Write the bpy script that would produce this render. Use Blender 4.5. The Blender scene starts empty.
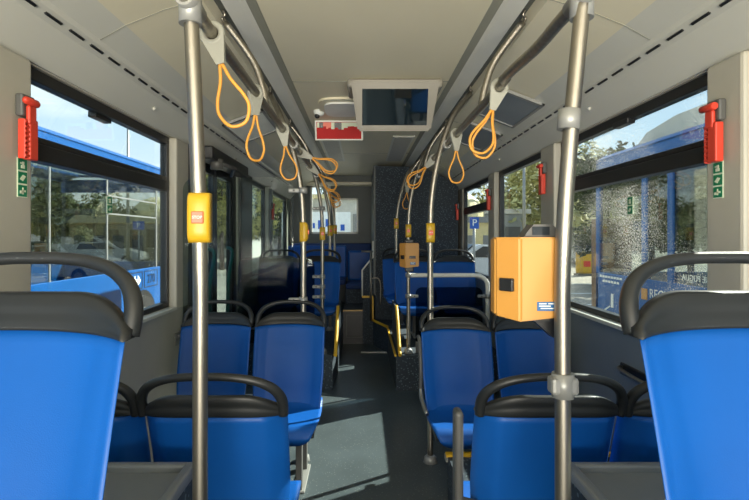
import bpy, bmesh, math, random
from mathutils import Vector, Matrix
random.seed(7)
PI = math.pi
SC = bpy.context.scene
COL = SC.collection
CX, CZ, F = -0.05, 1.35, 500.0          # camera X and height, focal length in pixels of a 749x500 frame

# ---------------------------------------------------------------- camera, world, sun, exposure
cam = bpy.data.objects.new('camera', bpy.data.cameras.new('camera'))
COL.objects.link(cam)
cam.location = (CX, 0, CZ)
cam.rotation_euler = (PI / 2, 0, 0)
cam.data.sensor_width = 36
cam.data.lens = F / 749 * 36
cam.data.shift_x = 12.5 / 749
cam.data.shift_y = -13.0 / 749
cam.data.clip_start = 0.02
cam.data.clip_end = 500
SC.camera = cam

world = bpy.data.worlds.new('sky'); SC.world = world
world.use_nodes = True
wn = world.node_tree.nodes; wl = world.node_tree.links
wn.clear()
w_out = wn.new('ShaderNodeOutputWorld'); w_bg = wn.new('ShaderNodeBackground')
w_tc = wn.new('ShaderNodeTexCoord'); w_sep = wn.new('ShaderNodeSeparateXYZ')
w_grad = wn.new('ShaderNodeValToRGB'); w_noise = wn.new('ShaderNodeTexNoise')
w_map = wn.new('ShaderNodeMapping'); w_cr = wn.new('ShaderNodeValToRGB'); w_mix = wn.new('ShaderNodeMixRGB')
wl.new(w_tc.outputs['Generated'], w_sep.inputs[0])
wl.new(w_sep.outputs['Z'], w_grad.inputs[0])
g = w_grad.color_ramp
g.elements[0].position = 0.0; g.elements[0].color = (0.80, 0.84, 0.84, 1)
g.elements[1].position = 0.75; g.elements[1].color = (0.20, 0.38, 0.66, 1)
e = g.elements.new(0.18); e.color = (0.56, 0.70, 0.82, 1)
w_map.inputs['Scale'].default_value = (1.2, 1.2, 3.6)
wl.new(w_tc.outputs['Generated'], w_map.inputs[0]); wl.new(w_map.outputs[0], w_noise.inputs[0])
w_noise.inputs['Scale'].default_value = 2.2; w_noise.inputs['Detail'].default_value = 7
wl.new(w_noise.outputs[0], w_cr.inputs[0])
w_cr.color_ramp.elements[0].position = 0.47; w_cr.color_ramp.elements[0].color = (0, 0, 0, 1)
w_cr.color_ramp.elements[1].position = 0.66; w_cr.color_ramp.elements[1].color = (0.85, 0.85, 0.85, 1)
wl.new(w_cr.outputs[0], w_mix.inputs[0]); wl.new(w_grad.outputs[0], w_mix.inputs[1])
w_mix.inputs[2].default_value = (0.98, 0.97, 0.94, 1)
wl.new(w_mix.outputs[0], w_bg.inputs[0]); w_bg.inputs[1].default_value = 1.0
wl.new(w_bg.outputs[0], w_out.inputs[0])

sun_d = bpy.data.lights.new('sun', 'SUN'); sun = bpy.data.objects.new('sun', sun_d); COL.objects.link(sun)
sun_d.energy = 9.0; sun_d.angle = 0.009; sun_d.color = (1.0, 0.93, 0.80)
sun.rotation_euler = Vector((-1.0, -0.62, -0.87)).to_track_quat('-Z', 'Y').to_euler()

# added area light outside the open front end, aimed up to brighten the ceiling
wd = bpy.data.lights.new('front_fill_light', 'AREA'); wo = bpy.data.objects.new('front_fill_light', wd); COL.objects.link(wo)
wd.shape = 'RECTANGLE'; wd.size = 3.0; wd.size_y = 1.3; wd.energy = 290; wd.color = (1.0, 0.93, 0.80)
wo.location = (0, -3.0, 0.75); wo.rotation_euler = (PI / 2 + 0.45, 0, 0)
vs = SC.view_settings
vs.view_transform = 'Standard'; vs.look = 'None'; vs.gamma = 1.0; vs.use_curve_mapping = False
vs.exposure = 0.75
SC.cycles.max_bounces = 10; SC.cycles.diffuse_bounces = 5; SC.cycles.transparent_max_bounces = 24
SC.cycles.glossy_bounces = 4

# ---------------------------------------------------------------- materials
def mat(name, col, rough=0.5, metal=0.0, noise=0.06, nscale=6.0, spec=0.5, bump=0.0, bscale=60.0, speck=None, emit=None, coat=0.0, ramp=None, stretch=None):
    m = bpy.data.materials.new(name); m.use_nodes = True
    n = m.node_tree.nodes; l = m.node_tree.links
    b = n['Principled BSDF']
    b.inputs['Roughness'].default_value = rough; b.inputs['Metallic'].default_value = metal
    b.inputs['Specular IOR Level'].default_value = spec
    b.inputs['Coat Weight'].default_value = coat
    tc = n.new('ShaderNodeTexCoord')
    tx = n.new('ShaderNodeTexNoise'); tx.inputs['Scale'].default_value = nscale; tx.inputs['Detail'].default_value = 4
    if stretch:
        mp = n.new('ShaderNodeMapping'); mp.inputs['Scale'].default_value = stretch
        l.new(tc.outputs['Object'], mp.inputs[0]); l.new(mp.outputs[0], tx.inputs[0])
    else:
        l.new(tc.outputs['Object'], tx.inputs[0])
    cr = n.new('ShaderNodeValToRGB')
    c0 = [max(0, c * (1 - noise)) for c in col]; c1 = [min(1, c * (1 + noise)) for c in col]
    cr.color_ramp.elements[0].position = 0.3; cr.color_ramp.elements[1].position = 0.7
    cr.color_ramp.elements[0].color = (*c0, 1); cr.color_ramp.elements[1].color = (*c1, 1)
    if ramp:
        cr.color_ramp.elements[0].color = (*ramp[0], 1); cr.color_ramp.elements[1].color = (*ramp[1], 1)
    l.new(tx.outputs[0], cr.inputs[0])
    out = cr.outputs[0]
    if speck:
        sc_, th, sc_col = speck
        vo = n.new('ShaderNodeTexVoronoi'); vo.inputs['Scale'].default_value = sc_
        l.new(tc.outputs['Object'], vo.inputs['Vector'])
        lt = n.new('ShaderNodeMath'); lt.operation = 'LESS_THAN'; lt.inputs[1].default_value = th
        l.new(vo.outputs['Distance'], lt.inputs[0])
        mx = n.new('ShaderNodeMixRGB'); l.new(lt.outputs[0], mx.inputs[0]); l.new(out, mx.inputs[1])
        mx.inputs[2].default_value = (*sc_col, 1); out = mx.outputs[0]
    l.new(out, b.inputs['Base Color'])
    if bump:
        bt = n.new('ShaderNodeTexNoise'); bt.inputs['Scale'].default_value = bscale
        l.new(tc.outputs['Object'], bt.inputs[0])
        bp = n.new('ShaderNodeBump'); bp.inputs['Strength'].default_value = bump; bp.inputs['Distance'].default_value = 0.01
        l.new(bt.outputs[0], bp.inputs['Height']); l.new(bp.outputs[0], b.inputs['Normal'])
    if emit:
        b.inputs['Emission Color'].default_value = (*emit[0], 1); b.inputs['Emission Strength'].default_value = emit[1]
    return m

def glass(name, tint=(0.9, 0.95, 0.95), refl=0.08, rough=0.0, dirt=0.0, fr=True):
    m = bpy.data.materials.new(name); m.use_nodes = True
    n = m.node_tree.nodes; l = m.node_tree.links; n.clear()
    o = n.new('ShaderNodeOutputMaterial'); t = n.new('ShaderNodeBsdfTransparent'); gl = n.new('ShaderNodeBsdfGlossy')
    t.inputs[0].default_value = (*tint, 1); gl.inputs['Roughness'].default_value = rough
    mx = n.new('ShaderNodeMixShader'); lw = n.new('ShaderNodeLayerWeight'); lw.inputs[0].default_value = 0.25
    ma = n.new('ShaderNodeMath'); ma.operation = 'MULTIPLY_ADD'
    l.new(lw.outputs['Fresnel'], ma.inputs[0]); ma.inputs[1].default_value = 0.18 if fr else 0.0; ma.inputs[2].default_value = refl
    l.new(ma.outputs[0], mx.inputs[0]); l.new(t.outputs[0], mx.inputs[1]); l.new(gl.outputs[0], mx.inputs[2])
    last = mx.outputs[0]
    if dirt:
        tc = n.new('ShaderNodeTexCoord'); mp = n.new('ShaderNodeMapping'); mp.inputs['Scale'].default_value = (1, 1, 0.6)
        n1 = n.new('ShaderNodeTexNoise'); n1.inputs['Scale'].default_value = 230; n1.inputs['Detail'].default_value = 3
        n2 = n.new('ShaderNodeTexNoise'); n2.inputs['Scale'].default_value = 1.7
        l.new(tc.outputs['Object'], mp.inputs[0]); l.new(mp.outputs[0], n1.inputs[0]); l.new(tc.outputs['Object'], n2.inputs[0])
        mm = n.new('ShaderNodeMath'); mm.operation = 'MULTIPLY'; mb = n.new('ShaderNodeMath'); mb.operation = 'MULTIPLY_ADD'; mb.inputs[1].default_value = 0.6; mb.inputs[2].default_value = 0.45; l.new(n2.outputs[0], mb.inputs[0]); l.new(n1.outputs[0], mm.inputs[0]); l.new(mb.outputs[0], mm.inputs[1])
        cr = n.new('ShaderNodeValToRGB'); cr.color_ramp.elements[0].position = 0.45; cr.color_ramp.elements[1].position = 0.50
        cr.color_ramp.elements[1].color = (dirt, dirt, dirt, 1)
        l.new(mm.outputs[0], cr.inputs[0])
        df = n.new('ShaderNodeBsdfDiffuse'); df.inputs[0].default_value = (0.75, 0.75, 0.7, 1)
        tl = n.new('ShaderNodeBsdfTranslucent'); tl.inputs[0].default_value = (0.75, 0.75, 0.7, 1)
        ad = n.new('ShaderNodeMixShader'); l.new(df.outputs[0], ad.inputs[1]); l.new(tl.outputs[0], ad.inputs[2])
        m2 = n.new('ShaderNodeMixShader'); l.new(cr.outputs[0], m2.inputs[0]); l.new(last, m2.inputs[1]); l.new(ad.outputs[0], m2.inputs[2])
        last = m2.outputs[0]
    l.new(last, o.inputs[0])
    return m

M = {}
M['ceil'] = mat('beige ceiling panel', (0.72, 0.67, 0.50), 0.42, noise=0.03, nscale=2)
M['cove'] = mat('grey cove panel', (0.60, 0.60, 0.53), 0.32, noise=0.03, nscale=2)
M['track'] = mat('dark ceiling groove', (0.10, 0.11, 0.10), 0.4)
M['strip'] = mat('grey cover strip', (0.68, 0.68, 0.61), 0.35, noise=0.03)
M['seam'] = mat('ceiling seam strip', (0.28, 0.28, 0.225), 0.5)
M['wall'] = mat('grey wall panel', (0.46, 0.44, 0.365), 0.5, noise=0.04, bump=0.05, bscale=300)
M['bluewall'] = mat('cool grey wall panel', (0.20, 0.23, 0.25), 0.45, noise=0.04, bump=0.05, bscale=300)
M['rearwall'] = mat('dark green grey rear panel', (0.085, 0.10, 0.095), 0.5)
M['black'] = mat('black rubber', (0.012, 0.013, 0.014), 0.38)
M['blackp'] = mat('black handle plastic', (0.013, 0.015, 0.016), 0.42, spec=0.5)
M['satin'] = mat('satin dark handle plastic', (0.022, 0.023, 0.024), 0.28, spec=0.8)
M['seat'] = mat('blue seat shell', (0.004, 0.086, 0.36), 0.42, spec=0.3, noise=0.08, nscale=3, bump=0.06, bscale=500)
M['steel'] = mat('brushed steel', (0.34, 0.315, 0.265), 0.42, metal=1.0, noise=0.12, nscale=4, stretch=(18, 18, 0.6))
M['clamp'] = mat('grey cast clamp', (0.29, 0.295, 0.28), 0.4, metal=0.3)
M['yellow'] = mat('yellow button housing', (0.56, 0.34, 0.015), 0.4)
M['trimyellow'] = mat('yellow edge trim', (0.72, 0.42, 0.02), 0.5)
M['orange'] = mat('orange yellow box paint', (0.55, 0.265, 0.05), 0.45, noise=0.03)
M['strap'] = mat('orange strap', (0.72, 0.33, 0.05), 0.5)
M['hanger'] = mat('grey strap hanger', (0.33, 0.33, 0.28), 0.5)
M['red'] = mat('red plastic', (0.62, 0.05, 0.025), 0.4)
M['redbtn'] = mat('red push button', (0.80, 0.12, 0.05), 0.4)
M['greyp'] = mat('dark grey plastic', (0.085, 0.085, 0.08), 0.45)
M['green'] = mat('green sticker', (0.005, 0.20, 0.09), 0.4)
M['white'] = mat('white print', (0.80, 0.82, 0.78), 0.5)
M['cream'] = mat('cream glow print', (0.70, 0.78, 0.58), 0.5)
M['floor'] = mat('speckled dark floor', (0.060, 0.078, 0.085), 0.36, noise=0.15, nscale=3, speck=(60, 0.17, (0.17, 0.20, 0.19)), spec=0.5)
M['carpet'] = mat('speckled black lining', (0.016, 0.027, 0.040), 0.7, noise=0.2, nscale=60, speck=(48, 0.27, (0.09, 0.13, 0.15)))
M['tray'] = mat('dark grey moulded tray', (0.17, 0.18, 0.175), 0.4, bump=0.08, bscale=300)
M['ramp'] = mat('pale aluminium plate', (0.62, 0.62, 0.58), 0.45, noise=0.05)
M['monitor'] = mat('taupe monitor housing', (0.25, 0.235, 0.195), 0.5)
M['screen'] = mat('dark glossy screen', (0.006, 0.012, 0.016), 0.04, spec=1.0, coat=1.0)
M['grille'] = mat('perforated grille', (0.52, 0.51, 0.46), 0.4, speck=(130, 0.25, (0.05, 0.05, 0.05)))
M['lamp'] = mat('milky lamp cover', (0.80, 0.81, 0.76), 0.55)
M['adred'] = mat('red poster', (0.50, 0.008, 0.008), 0.7)
M['gold'] = mat('worn brass trim', (0.42, 0.27, 0.10), 0.4, metal=0.5)
M['cush'] = mat('dark blue bench fabric', (0.008, 0.035, 0.14), 0.7)
M['barrier'] = glass('smoked barrier glass', (0.36, 0.42, 0.46), 0.02, fr=False)
M['draught'] = glass('lightly smoked glass', (0.74, 0.79, 0.79), 0.012, fr=False)
M['pane'] = glass('window glass', (0.90, 0.95, 0.95), 0.006)
M['dirty'] = glass('water stained window glass', (0.86, 0.92, 0.92), 0.02, dirt=0.6)
M['busglass'] = glass('tinted coach glass', (0.68, 0.72, 0.70), 0.08)
M['busblue'] = mat('blue coach paint', (0.002, 0.085, 0.30), 0.4, noise=0.04, spec=0.3)
M['asphalt'] = mat('pale asphalt', (0.31, 0.28, 0.22), 0.9, noise=0.12, nscale=0.8, bump=0.2, bscale=30)
M['leafdark'] = mat('dark green leaves', (0.04, 0.07, 0.02), 0.7, nscale=0.8, ramp=((0.018, 0.035, 0.010), (0.10, 0.12, 0.03)))
M['leafpale'] = mat('yellow green leaves', (0.2, 0.22, 0.06), 0.7, nscale=0.8, ramp=((0.22, 0.22, 0.08), (0.62, 0.58, 0.24)))
M['bark'] = mat('grey brown bark', (0.10, 0.08, 0.06), 0.9)
M['conc'] = mat('pale concrete', (0.50, 0.49, 0.44), 0.8, noise=0.08)
M['greyb'] = mat('grey building cladding', (0.22, 0.22, 0.21), 0.7)
M['canopy'] = mat('yellowed canopy', (0.68, 0.58, 0.30), 0.6)
M['carwhite'] = mat('white car paint', (0.66, 0.66, 0.64), 0.3, coat=0.5)
M['carsilver'] = mat('silver car paint', (0.33, 0.35, 0.36), 0.3, metal=0.5)
M['darkglass'] = mat('dark vehicle glass', (0.02, 0.025, 0.03), 0.08)
M['tyre'] = mat('tyre rubber', (0.02, 0.02, 0.02), 0.7)
M['signblue'] = mat('blue sign enamel', (0.01, 0.09, 0.42), 0.4)
M['brown'] = mat('brown crate board', (0.22, 0.13, 0.07), 0.8)
M['darkblue'] = mat('blue label', (0.01, 0.12, 0.33), 0.4)
M['darkteal'] = mat('dark green tube paint', (0.01, 0.10, 0.085), 0.4)

# ---------------------------------------------------------------- mesh helpers
def box(bm, x0, x1, y0, y1, z0, z1, bev=0.0, mi=0, seg=2):
    r = bmesh.ops.create_cube(bm, size=1)
    for v in r['verts']:
        v.co = Vector(((x0 + x1) / 2 + v.co.x * (x1 - x0), (y0 + y1) / 2 + v.co.y * (y1 - y0), (z0 + z1) / 2 + v.co.z * (z1 - z0)))
    fs = {f for v in r['verts'] for f in v.link_faces}
    for f in fs: f.material_index = mi
    if bev:
        es = {e for f in fs for e in f.edges}
        rr = bmesh.ops.bevel(bm, geom=list(es), offset=bev, segments=seg, affect='EDGES', profile=0.5)
        for f in rr['faces']: f.material_index = mi
    return r['verts']

def tube(bm, pts, r, seg=12, cap=True, mi=0, flat=1.0):
    pts = [Vector(p) for p in pts]
    n = len(pts)
    rs = r if isinstance(r, (list, tuple)) else [r] * n
    t0 = (pts[1] - pts[0]).normalized()
    up = Vector((0, 0, 1)) if abs(t0.z) < 0.9 else Vector((0, 1, 0))
    a = t0.cross(up).normalized()
    rings = []
    for i in range(n):
        if i == 0: t = t0
        elif i == n - 1: t = (pts[i] - pts[i - 1]).normalized()
        else: t = ((pts[i + 1] - pts[i]).normalized() + (pts[i] - pts[i - 1]).normalized()).normalized()
        a = (a - t * a.dot(t)).normalized(); b = t.cross(a)
        rings.append([bm.verts.new(pts[i] + (a * math.cos(2 * PI * k / seg) + b * math.sin(2 * PI * k / seg) * flat) * rs[i]) for k in range(seg)])
    for i in range(n - 1):
        for k in range(seg):
            f = bm.faces.new((rings[i][k], rings[i][(k + 1) % seg], rings[i + 1][(k + 1) % seg], rings[i + 1][k]))
            f.smooth = True; f.material_index = mi
    if cap:
        bm.faces.new(rings[0][::-1]).material_index = mi; bm.faces.new(rings[-1]).material_index = mi

def smooth_path(pts, n=6, closed=False):
    P = [Vector(p) for p in pts]; out = []
    m = len(P)
    rng = range(m) if closed else range(m - 1)
    for i in rng:
        p0 = P[(i - 1) % m] if closed or i > 0 else P[0]
        p1 = P[i]; p2 = P[(i + 1) % m]
        p3 = P[(i + 2) % m] if closed or i < m - 2 else P[-1]
        for k in range(n):
            t = k / n
            out.append(0.5 * ((2 * p1) + (p2 - p0) * t + (2 * p0 - 5 * p1 + 4 * p2 - p3) * t * t + (3 * p1 - p0 - 3 * p2 + p3) * t ** 3))
    out.append(P[0].copy() if closed else P[-1])
    return out

def prism(bm, poly, axis, a0, a1, mi=0):
    """poly: 2D points; axis x -> (y,z) polygon, y -> (x,z), z -> (x,y)"""
    def P(p, a):
        return {'x': (a, p[0], p[1]), 'y': (p[0], a, p[1]), 'z': (p[0], p[1], a)}[axis]
    A = [bm.verts.new(P(p, a0)) for p in poly]; B = [bm.verts.new(P(p, a1)) for p in poly]
    fs = [bm.faces.new(A), bm.faces.new(B[::-1])]
    n = len(poly)
    for i in range(n): fs.append(bm.faces.new((A[i], B[i], B[(i + 1) % n], A[(i + 1) % n])))
    for f in fs: f.material_index = mi
    return A + B

def solid_grid(bm, fa, fb, nu, nv, mi=0):
    A = [[bm.verts.new(fa(-1 + 2 * i / nu, j / nv)) for i in range(nu + 1)] for j in range(nv + 1)]
    B = [[bm.verts.new(fb(-1 + 2 * i / nu, j / nv)) for i in range(nu + 1)] for j in range(nv + 1)]
    def q(*v):
        f = bm.faces.new(v); f.smooth = True; f.material_index = mi
    for j in range(nv):
        for i in range(nu):
            q(A[j][i], A[j][i + 1], A[j + 1][i + 1], A[j + 1][i]); q(B[j][i], B[j + 1][i], B[j + 1][i + 1], B[j][i + 1])
        q(A[j][0], A[j + 1][0], B[j + 1][0], B[j][0]); q(A[j][nu], B[j][nu], B[j + 1][nu], A[j + 1][nu])
    for i in range(nu):
        q(A[0][i], B[0][i], B[0][i + 1], A[0][i + 1]); q(A[nv][i], A[nv][i + 1], B[nv][i + 1], B[nv][i])

def obj(name, bm, mats, parent=None, loc=None, label=None):
    bmesh.ops.recalc_face_normals(bm, faces=bm.faces)
    me = bpy.data.meshes.new(name); bm.to_mesh(me); bm.free()
    for m in (mats if isinstance(mats, (list, tuple)) else [mats]): me.materials.append(M[m] if isinstance(m, str) else m)
    o = bpy.data.objects.new(name, me); COL.objects.link(o)
    if parent: o.parent = parent
    if loc: o.location = loc
    if label: o['label'] = label
    return o

def B(): return bmesh.new()
def bx(name, m, parent, *a, bev=0.0, label=None, seg=2):
    b = B(); box(b, *a, bev=bev, seg=seg); return obj(name, b, m, parent, label=label)
def tb(name, m, parent, pts, r, seg=12, label=None):
    b = B(); tube(b, pts, r, seg); return obj(name, b, m, parent, label=label)
def tag(o, label, cat, group=None):
    o['label'] = label; o['category'] = cat
    if group: o['group'] = group
    return o
def thing(name, label, cat, loc=(0, 0, 0), rotz=0, group=None):
    o = bpy.data.objects.new(name, None); COL.objects.link(o)
    o.empty_display_size = 0.05
    o.location = loc; o.rotation_euler = (0, 0, rotz)
    return tag(o, label, cat, group)
def struct(o): o['kind'] = 'structure'; return o
def copy_tree(src, parent=None):
    c = src.copy(); COL.objects.link(c)
    if parent: c.parent = parent
    for ch in list(src.children): copy_tree(ch, c)
    return c
def place(src, loc, rotz, label, group=None, rot=None, scale=None):
    c = copy_tree(src); c.location = loc; c.rotation_euler = rot if rot else (0, 0, rotz)
    if scale: c.scale = scale
    c['label'] = label
    if group: c['group'] = group
    return c
def at(px, py, Y): return Vector((CX + (px - 362) * Y / F, Y, CZ - (py - 237) * Y / F))
def text(name, s, size, m, parent, loc, rot, depth=0.0008, mirror=False, label=None):
    cu = bpy.data.curves.new(name, 'FONT'); cu.body = s; cu.size = size; cu.extrude = depth; cu.align_x = 'CENTER'; cu.align_y = 'CENTER'
    t = bpy.data.objects.new(name + '_t', cu); COL.objects.link(t)
    dg = bpy.context.evaluated_depsgraph_get(); me = bpy.data.meshes.new_from_object(t.evaluated_get(dg))
    bpy.data.objects.remove(t)
    me.materials.clear(); me.materials.append(M[m])
    o = bpy.data.objects.new(name, me); COL.objects.link(o); o.parent = parent
    o.location = loc; o.rotation_euler = rot
    if mirror: o.scale = (-1, 1, 1)
    if label: o['label'] = label
    return o

Y0, Y1 = -1.8, 8.0
# ---------------------------------------------------------------- the setting
b = B(); box(b, -1.27, 1.27, Y0, Y1, -0.06, 0.0); struct(obj('floor', b, 'floor'))
b = B(); box(b, -90, 90, -60, 120, -0.45, -0.35); struct(obj('ground', b, 'asphalt'))

# ceiling: cross-section swept along the bus
prof = [(-1.27, 1.95), (-1.19, 1.955), (-1.10, 2.065), (-1.055, 2.085), (-1.045, 2.10), (-0.95, 2.155), (-0.80, 2.215), (-0.66, 2.255), (-0.645, 2.30),
        (-0.615, 2.30), (-0.60, 2.27), (-0.53, 2.285), (-0.515, 2.295), (-0.475, 2.295), (-0.47, 2.29)]
pm = [1, 1, 1, 1, 1, 0, 0, 0, 2, 2, 3, 3, 4, 4, 0]          # material of the segment after each point
mir = [(-x, z) for x, z in prof[::-1]]
full = prof + mir
segm = pm[:-1] + [0] + pm[:-1][::-1]
b = B()
ys = [Y0, Y1]
rows = [[b.verts.new((x, y, z)) for x, z in full] for y in ys]
for i in range(len(full) - 1):
    f = b.faces.new((rows[0][i], rows[0][i + 1], rows[1][i + 1], rows[1][i])); f.material_index = segm[i]
top = [[b.verts.new((x, y, 2.42)) for x in (-1.27, 1.27)] for y in ys]
b.faces.new((top[0][0], top[1][0], top[1][1], top[0][1]))
b.faces.new((rows[0][0], rows[1][0], top[1][0], top[0][0])); b.faces.new((rows[0][-1], rows[1][-1], top[1][1], top[0][1]))
for y in (0, 1): b.faces.new([*rows[y], top[y][1], top[y][0]])
ceiling = struct(obj('ceiling', b, ['ceil', 'cove', 'track', 'strip', 'seam']))
# dark air slots in the coves
for s in (-1, 1):
    b = B(); y = 0.4
    while y < 6.9:
        vv = box(b, -0.007, 0.007, y, y + 0.085, -0.005, 0.0045)
        bmesh.ops.rotate(b, verts=vv, cent=(0, 0, 0), matrix=Matrix.Rotation(-s * 0.95, 3, 'Y'))
        bmesh.ops.translate(b, verts=vv, vec=(s * 1.074, 0, 2.0775)); y += 0.135
    obj('air_slot', b, 'black', ceiling)
    b = B()
    for y in (0.9, 2.6, 4.3, 6.0):
        tube(b, [(s * 1.135, y, 2.02), (s * 1.125, y, 2.012)], 0.009, 10)
    obj('cove_screw', b, 'cove', ceiling)
    # cross joints of the side ceiling panels
    b = B()
    for y in (1.9, 3.9, 5.9):
        pts = [(s * x, y, z - 0.0015) for x, z in ((0.66, 2.255), (0.80, 2.215), (0.95, 2.155), (1.045, 2.10))]
        tube(b, pts, 0.0013, 4)
    obj('panel_joint', b, 'seam', ceiling)
b = B(); tube(b, [(-0.47, 3.02, 2.289), (0.47, 3.02, 2.289)], 0.0025, 4); tube(b, [(-0.47, 5.6, 2.289), (0.47, 5.6, 2.289)], 0.0025, 4)
obj('panel_joint', b, 'seam', ceiling)

# side walls: full-height openings as (y0, y1) for windows
ZB, ZT, ZD = 0.93, 1.95, 1.665
winL = [(-1.6, 1.50), (1.70, 3.02), (5.02, 6.0), (6.3, 7.65)]
winR = [(-1.6, 1.60), (1.775, 3.18), (3.42, 4.62), (4.84, 6.22)]
def side_wall(name, s, wins, lower_m, door=None):
    xi, xo = s * 1.2, s * 1.265
    X0, X1 = min(xi, xo), max(xi, xo)
    b = B()
    segs = [(Y0, Y1)] if not door else [(Y0, door[0]), (door[1], Y1)]
    for y0, y1 in segs: box(b, X0, X1, y0, y1, -0.06, ZB - 0.02, mi=1)
    box(b, X0, X1, Y0, Y1, ZT, 1.96)
    ops = sorted(wins + ([door] if door else []))
    y = Y0
    for o0, o1 in ops:
        px = xi - s * 0.03
        box(b, min(px, xo), max(px, xo), y, o0, ZB - 0.02 if not (door and abs(y - door[1]) < 0.01) else ZB - 0.02, ZT, bev=0.012)
        y = o1
    box(b, X0, X1, y, Y1, ZB - 0.02, ZT)
    return struct(obj(name, b, ['wall', lower_m]))
DOOR = (3.34, 4.52)
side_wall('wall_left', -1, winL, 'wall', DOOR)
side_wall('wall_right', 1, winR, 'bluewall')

def window(n, s, y0, y1, glassm='pane', divided=True, latch=True):
    x = s * 1.235
    b = B()
    fr = 0.035
    def fb(a0, a1, z0, z1, d=0.022): box(b, x - d, x + d, a0, a1, z0, z1, bev=0.004)
    fb(y0, y0 + fr, ZB, ZT); fb(y1 - fr, y1, ZB, ZT); fb(y0 + fr, y1 - fr, ZB, ZB + 0.03); fb(y0 + fr, y1 - fr, ZT - 0.045, ZT)
    if divided:
        fb(y0 + fr, y1 - fr, ZD - 0.042, ZD + 0.02, 0.03); fb(y0 + fr, y1 - fr, ZD + 0.022, ZD + 0.046, 0.02)
    w = struct(obj('window_%d' % n, b, 'black'))
    zt = ZD - 0.042 if divided else ZT - 0.045
    bx('lower_pane', glassm, w, x - 0.004, x + 0.004, y0 + fr, y1 - fr, ZB + 0.03, zt)
    if divided: bx('upper_pane', glassm, w, x - 0.004, x + 0.004, y0 + fr, y1 - fr, ZD + 0.046, ZT - 0.045)
    bx('sill', 'cove', w, min(s * 1.165, s * 1.235), max(s * 1.165, s * 1.235), y0, y1, ZB - 0.02, ZB, bev=0.004)
    if latch and divided:
        yc = (y0 + y1) / 2 - 0.06
        bx('window_latch', 'black', w, x - 0.04, x + 0.0, yc - 0.07, yc + 0.07, ZT - 0.065, ZT - 0.035, bev=0.006)
    return w
k = 1
for y0, y1 in winL: window(k, -1, y0, y1, divided=(y1 < 4)); k += 1
for i, (y0, y1) in enumerate(winR): window(k, 1, y0, y1, 'dirty' if i == 1 else 'pane', divided=(i != 2), latch=(i != 0)); k += 1

struct(bx('trim_13', 'greyp', None, -1.169, -1.15, 4.53, 5.01, 0.93, 1.95)); struct(bx('trim_14', 'greyp', None, -1.169, -1.15, 6.01, 6.09, 0.93, 1.95)); struct(bx('trim_15', 'black', None, -1.169, -1.145, 3.22, 3.335, 0.0, 1.95))
# left doorway with its folding glazed leaf
b = B()
box(b, -1.262, -1.19, 3.34, 3.42, 0, ZT); box(b, -1.262, -1.19, 4.46, 4.52, 0, ZT); box(b, -1.262, -1.19, 3.42, 4.46, ZT - 0.05, ZT)
box(b, -1.262, -1.19, 3.42, 4.46, 0.0, 0.04)
struct(obj('trim_1', b, 'black'))
def leaf(n, y0, y1):
    b = B()
    for a in ((y0, y0 + 0.05, 0.04, ZT - 0.05), (y1 - 0.05, y1, 0.04, ZT - 0.05), (y0 + 0.05, y1 - 0.05, 0.04, 0.16), (y0 + 0.05, y1 - 0.05, ZT - 0.12, ZT - 0.05)):
        box(b, -1.245, -1.205, *a, bev=0.005)
    d = struct(obj('door_%d' % n, b, 'black'))
    bx('door_pane', 'draught', d, -1.229, -1.221, y0 + 0.05, y1 - 0.05, 0.16, ZT - 0.12)
    tb('door_handle', 'darkteal', d, smooth_path([(-1.205, y0 + 0.12, 0.62), (-1.15, y0 + 0.12, 0.66), (-1.14, y0 + 0.14, 1.0), (-1.15, y0 + 0.3, 1.22), (-1.205, y0 + 0.34, 1.26)], 5), 0.014)
leaf(1, 3.43, 3.93); leaf(2, 3.94, 4.45)
# door mechanism over the doorway
t = thing('door_operator', 'black door mechanism with round hub above the left doorway', 'door mechanism', (-1.1, 3.9, 1.9))
bx('housing', 'black', t, -0.07, 0.04, -0.52, 0.55, -0.02, 0.07, bev=0.012)
tb('arm', 'greyp', t, [(0.05, -0.35, -0.03), (0.06, 0.0, -0.02), (-0.06, 0.35, -0.03)], 0.014)
tb('hub', 'greyp', t, [(0.02, -0.35, -0.07), (0.02, -0.35, 0.0)], 0.045, 16)

b = B(); box(b, -1.27, 1.27, Y0 - 0.06, Y0, -0.06, 0.72); struct(obj('wall_front', b, 'wall'))
# rear wall with window
b = B()
XR0, XR1, XR2, XR3 = -0.87, -0.55, -0.49, -0.11
box(b, -1.2, XR0, 8.0, 8.06, 0, 2.42); box(b, XR3, 1.2, 8.0, 8.06, 0, 2.42)
box(b, XR0, XR3, 8.0, 8.06, 0, 1.40); box(b, XR0, XR1, 8.0, 8.06, 2.17, 2.42); box(b, XR1, XR3, 8.0, 8.06, 1.97, 2.42)
box(b, XR1, XR2, 8.0, 8.06, 1.40, 1.97)
box(b, -0.06, -0.045, 7.99, 8.0, 1.3, 2.15)
struct(obj('wall_back', b, 'rearwall'))
b = B()
for a in ((XR0, XR0 + 0.025, 1.4, 2.17), (XR1 - 0.02, XR1, 1.4, 2.17), (XR0, XR1, 1.4, 1.43), (XR0, XR1, 2.14, 2.17), (XR2, XR2 + 0.02, 1.4, 1.97), (XR3 - 0.025, XR3, 1.4, 1.97), (XR2, XR3, 1.4, 1.43), (XR2, XR3, 1.945, 1.97)):
    box(b, a[0], a[1], 7.985, 8.03, a[2], a[3])
w = struct(obj('window_9', b, 'strip'))
bx('pane', 'pane', w, XR0 + 0.02, XR1 - 0.015, 8.01, 8.018, 1.43, 2.14)
bx('pane', 'pane', w, XR2 + 0.015, XR3 - 0.02, 8.01, 8.018, 1.43, 1.945)
struct(bx('trim_2', 'rearwall', None, -0.62, 0.12, 7.62, 7.72, 2.2, 2.287))
struct(bx('trim_3', 'ceil', None, -0.9, 0.12, 7.72, 7.98, 2.16, 2.2))
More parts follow.
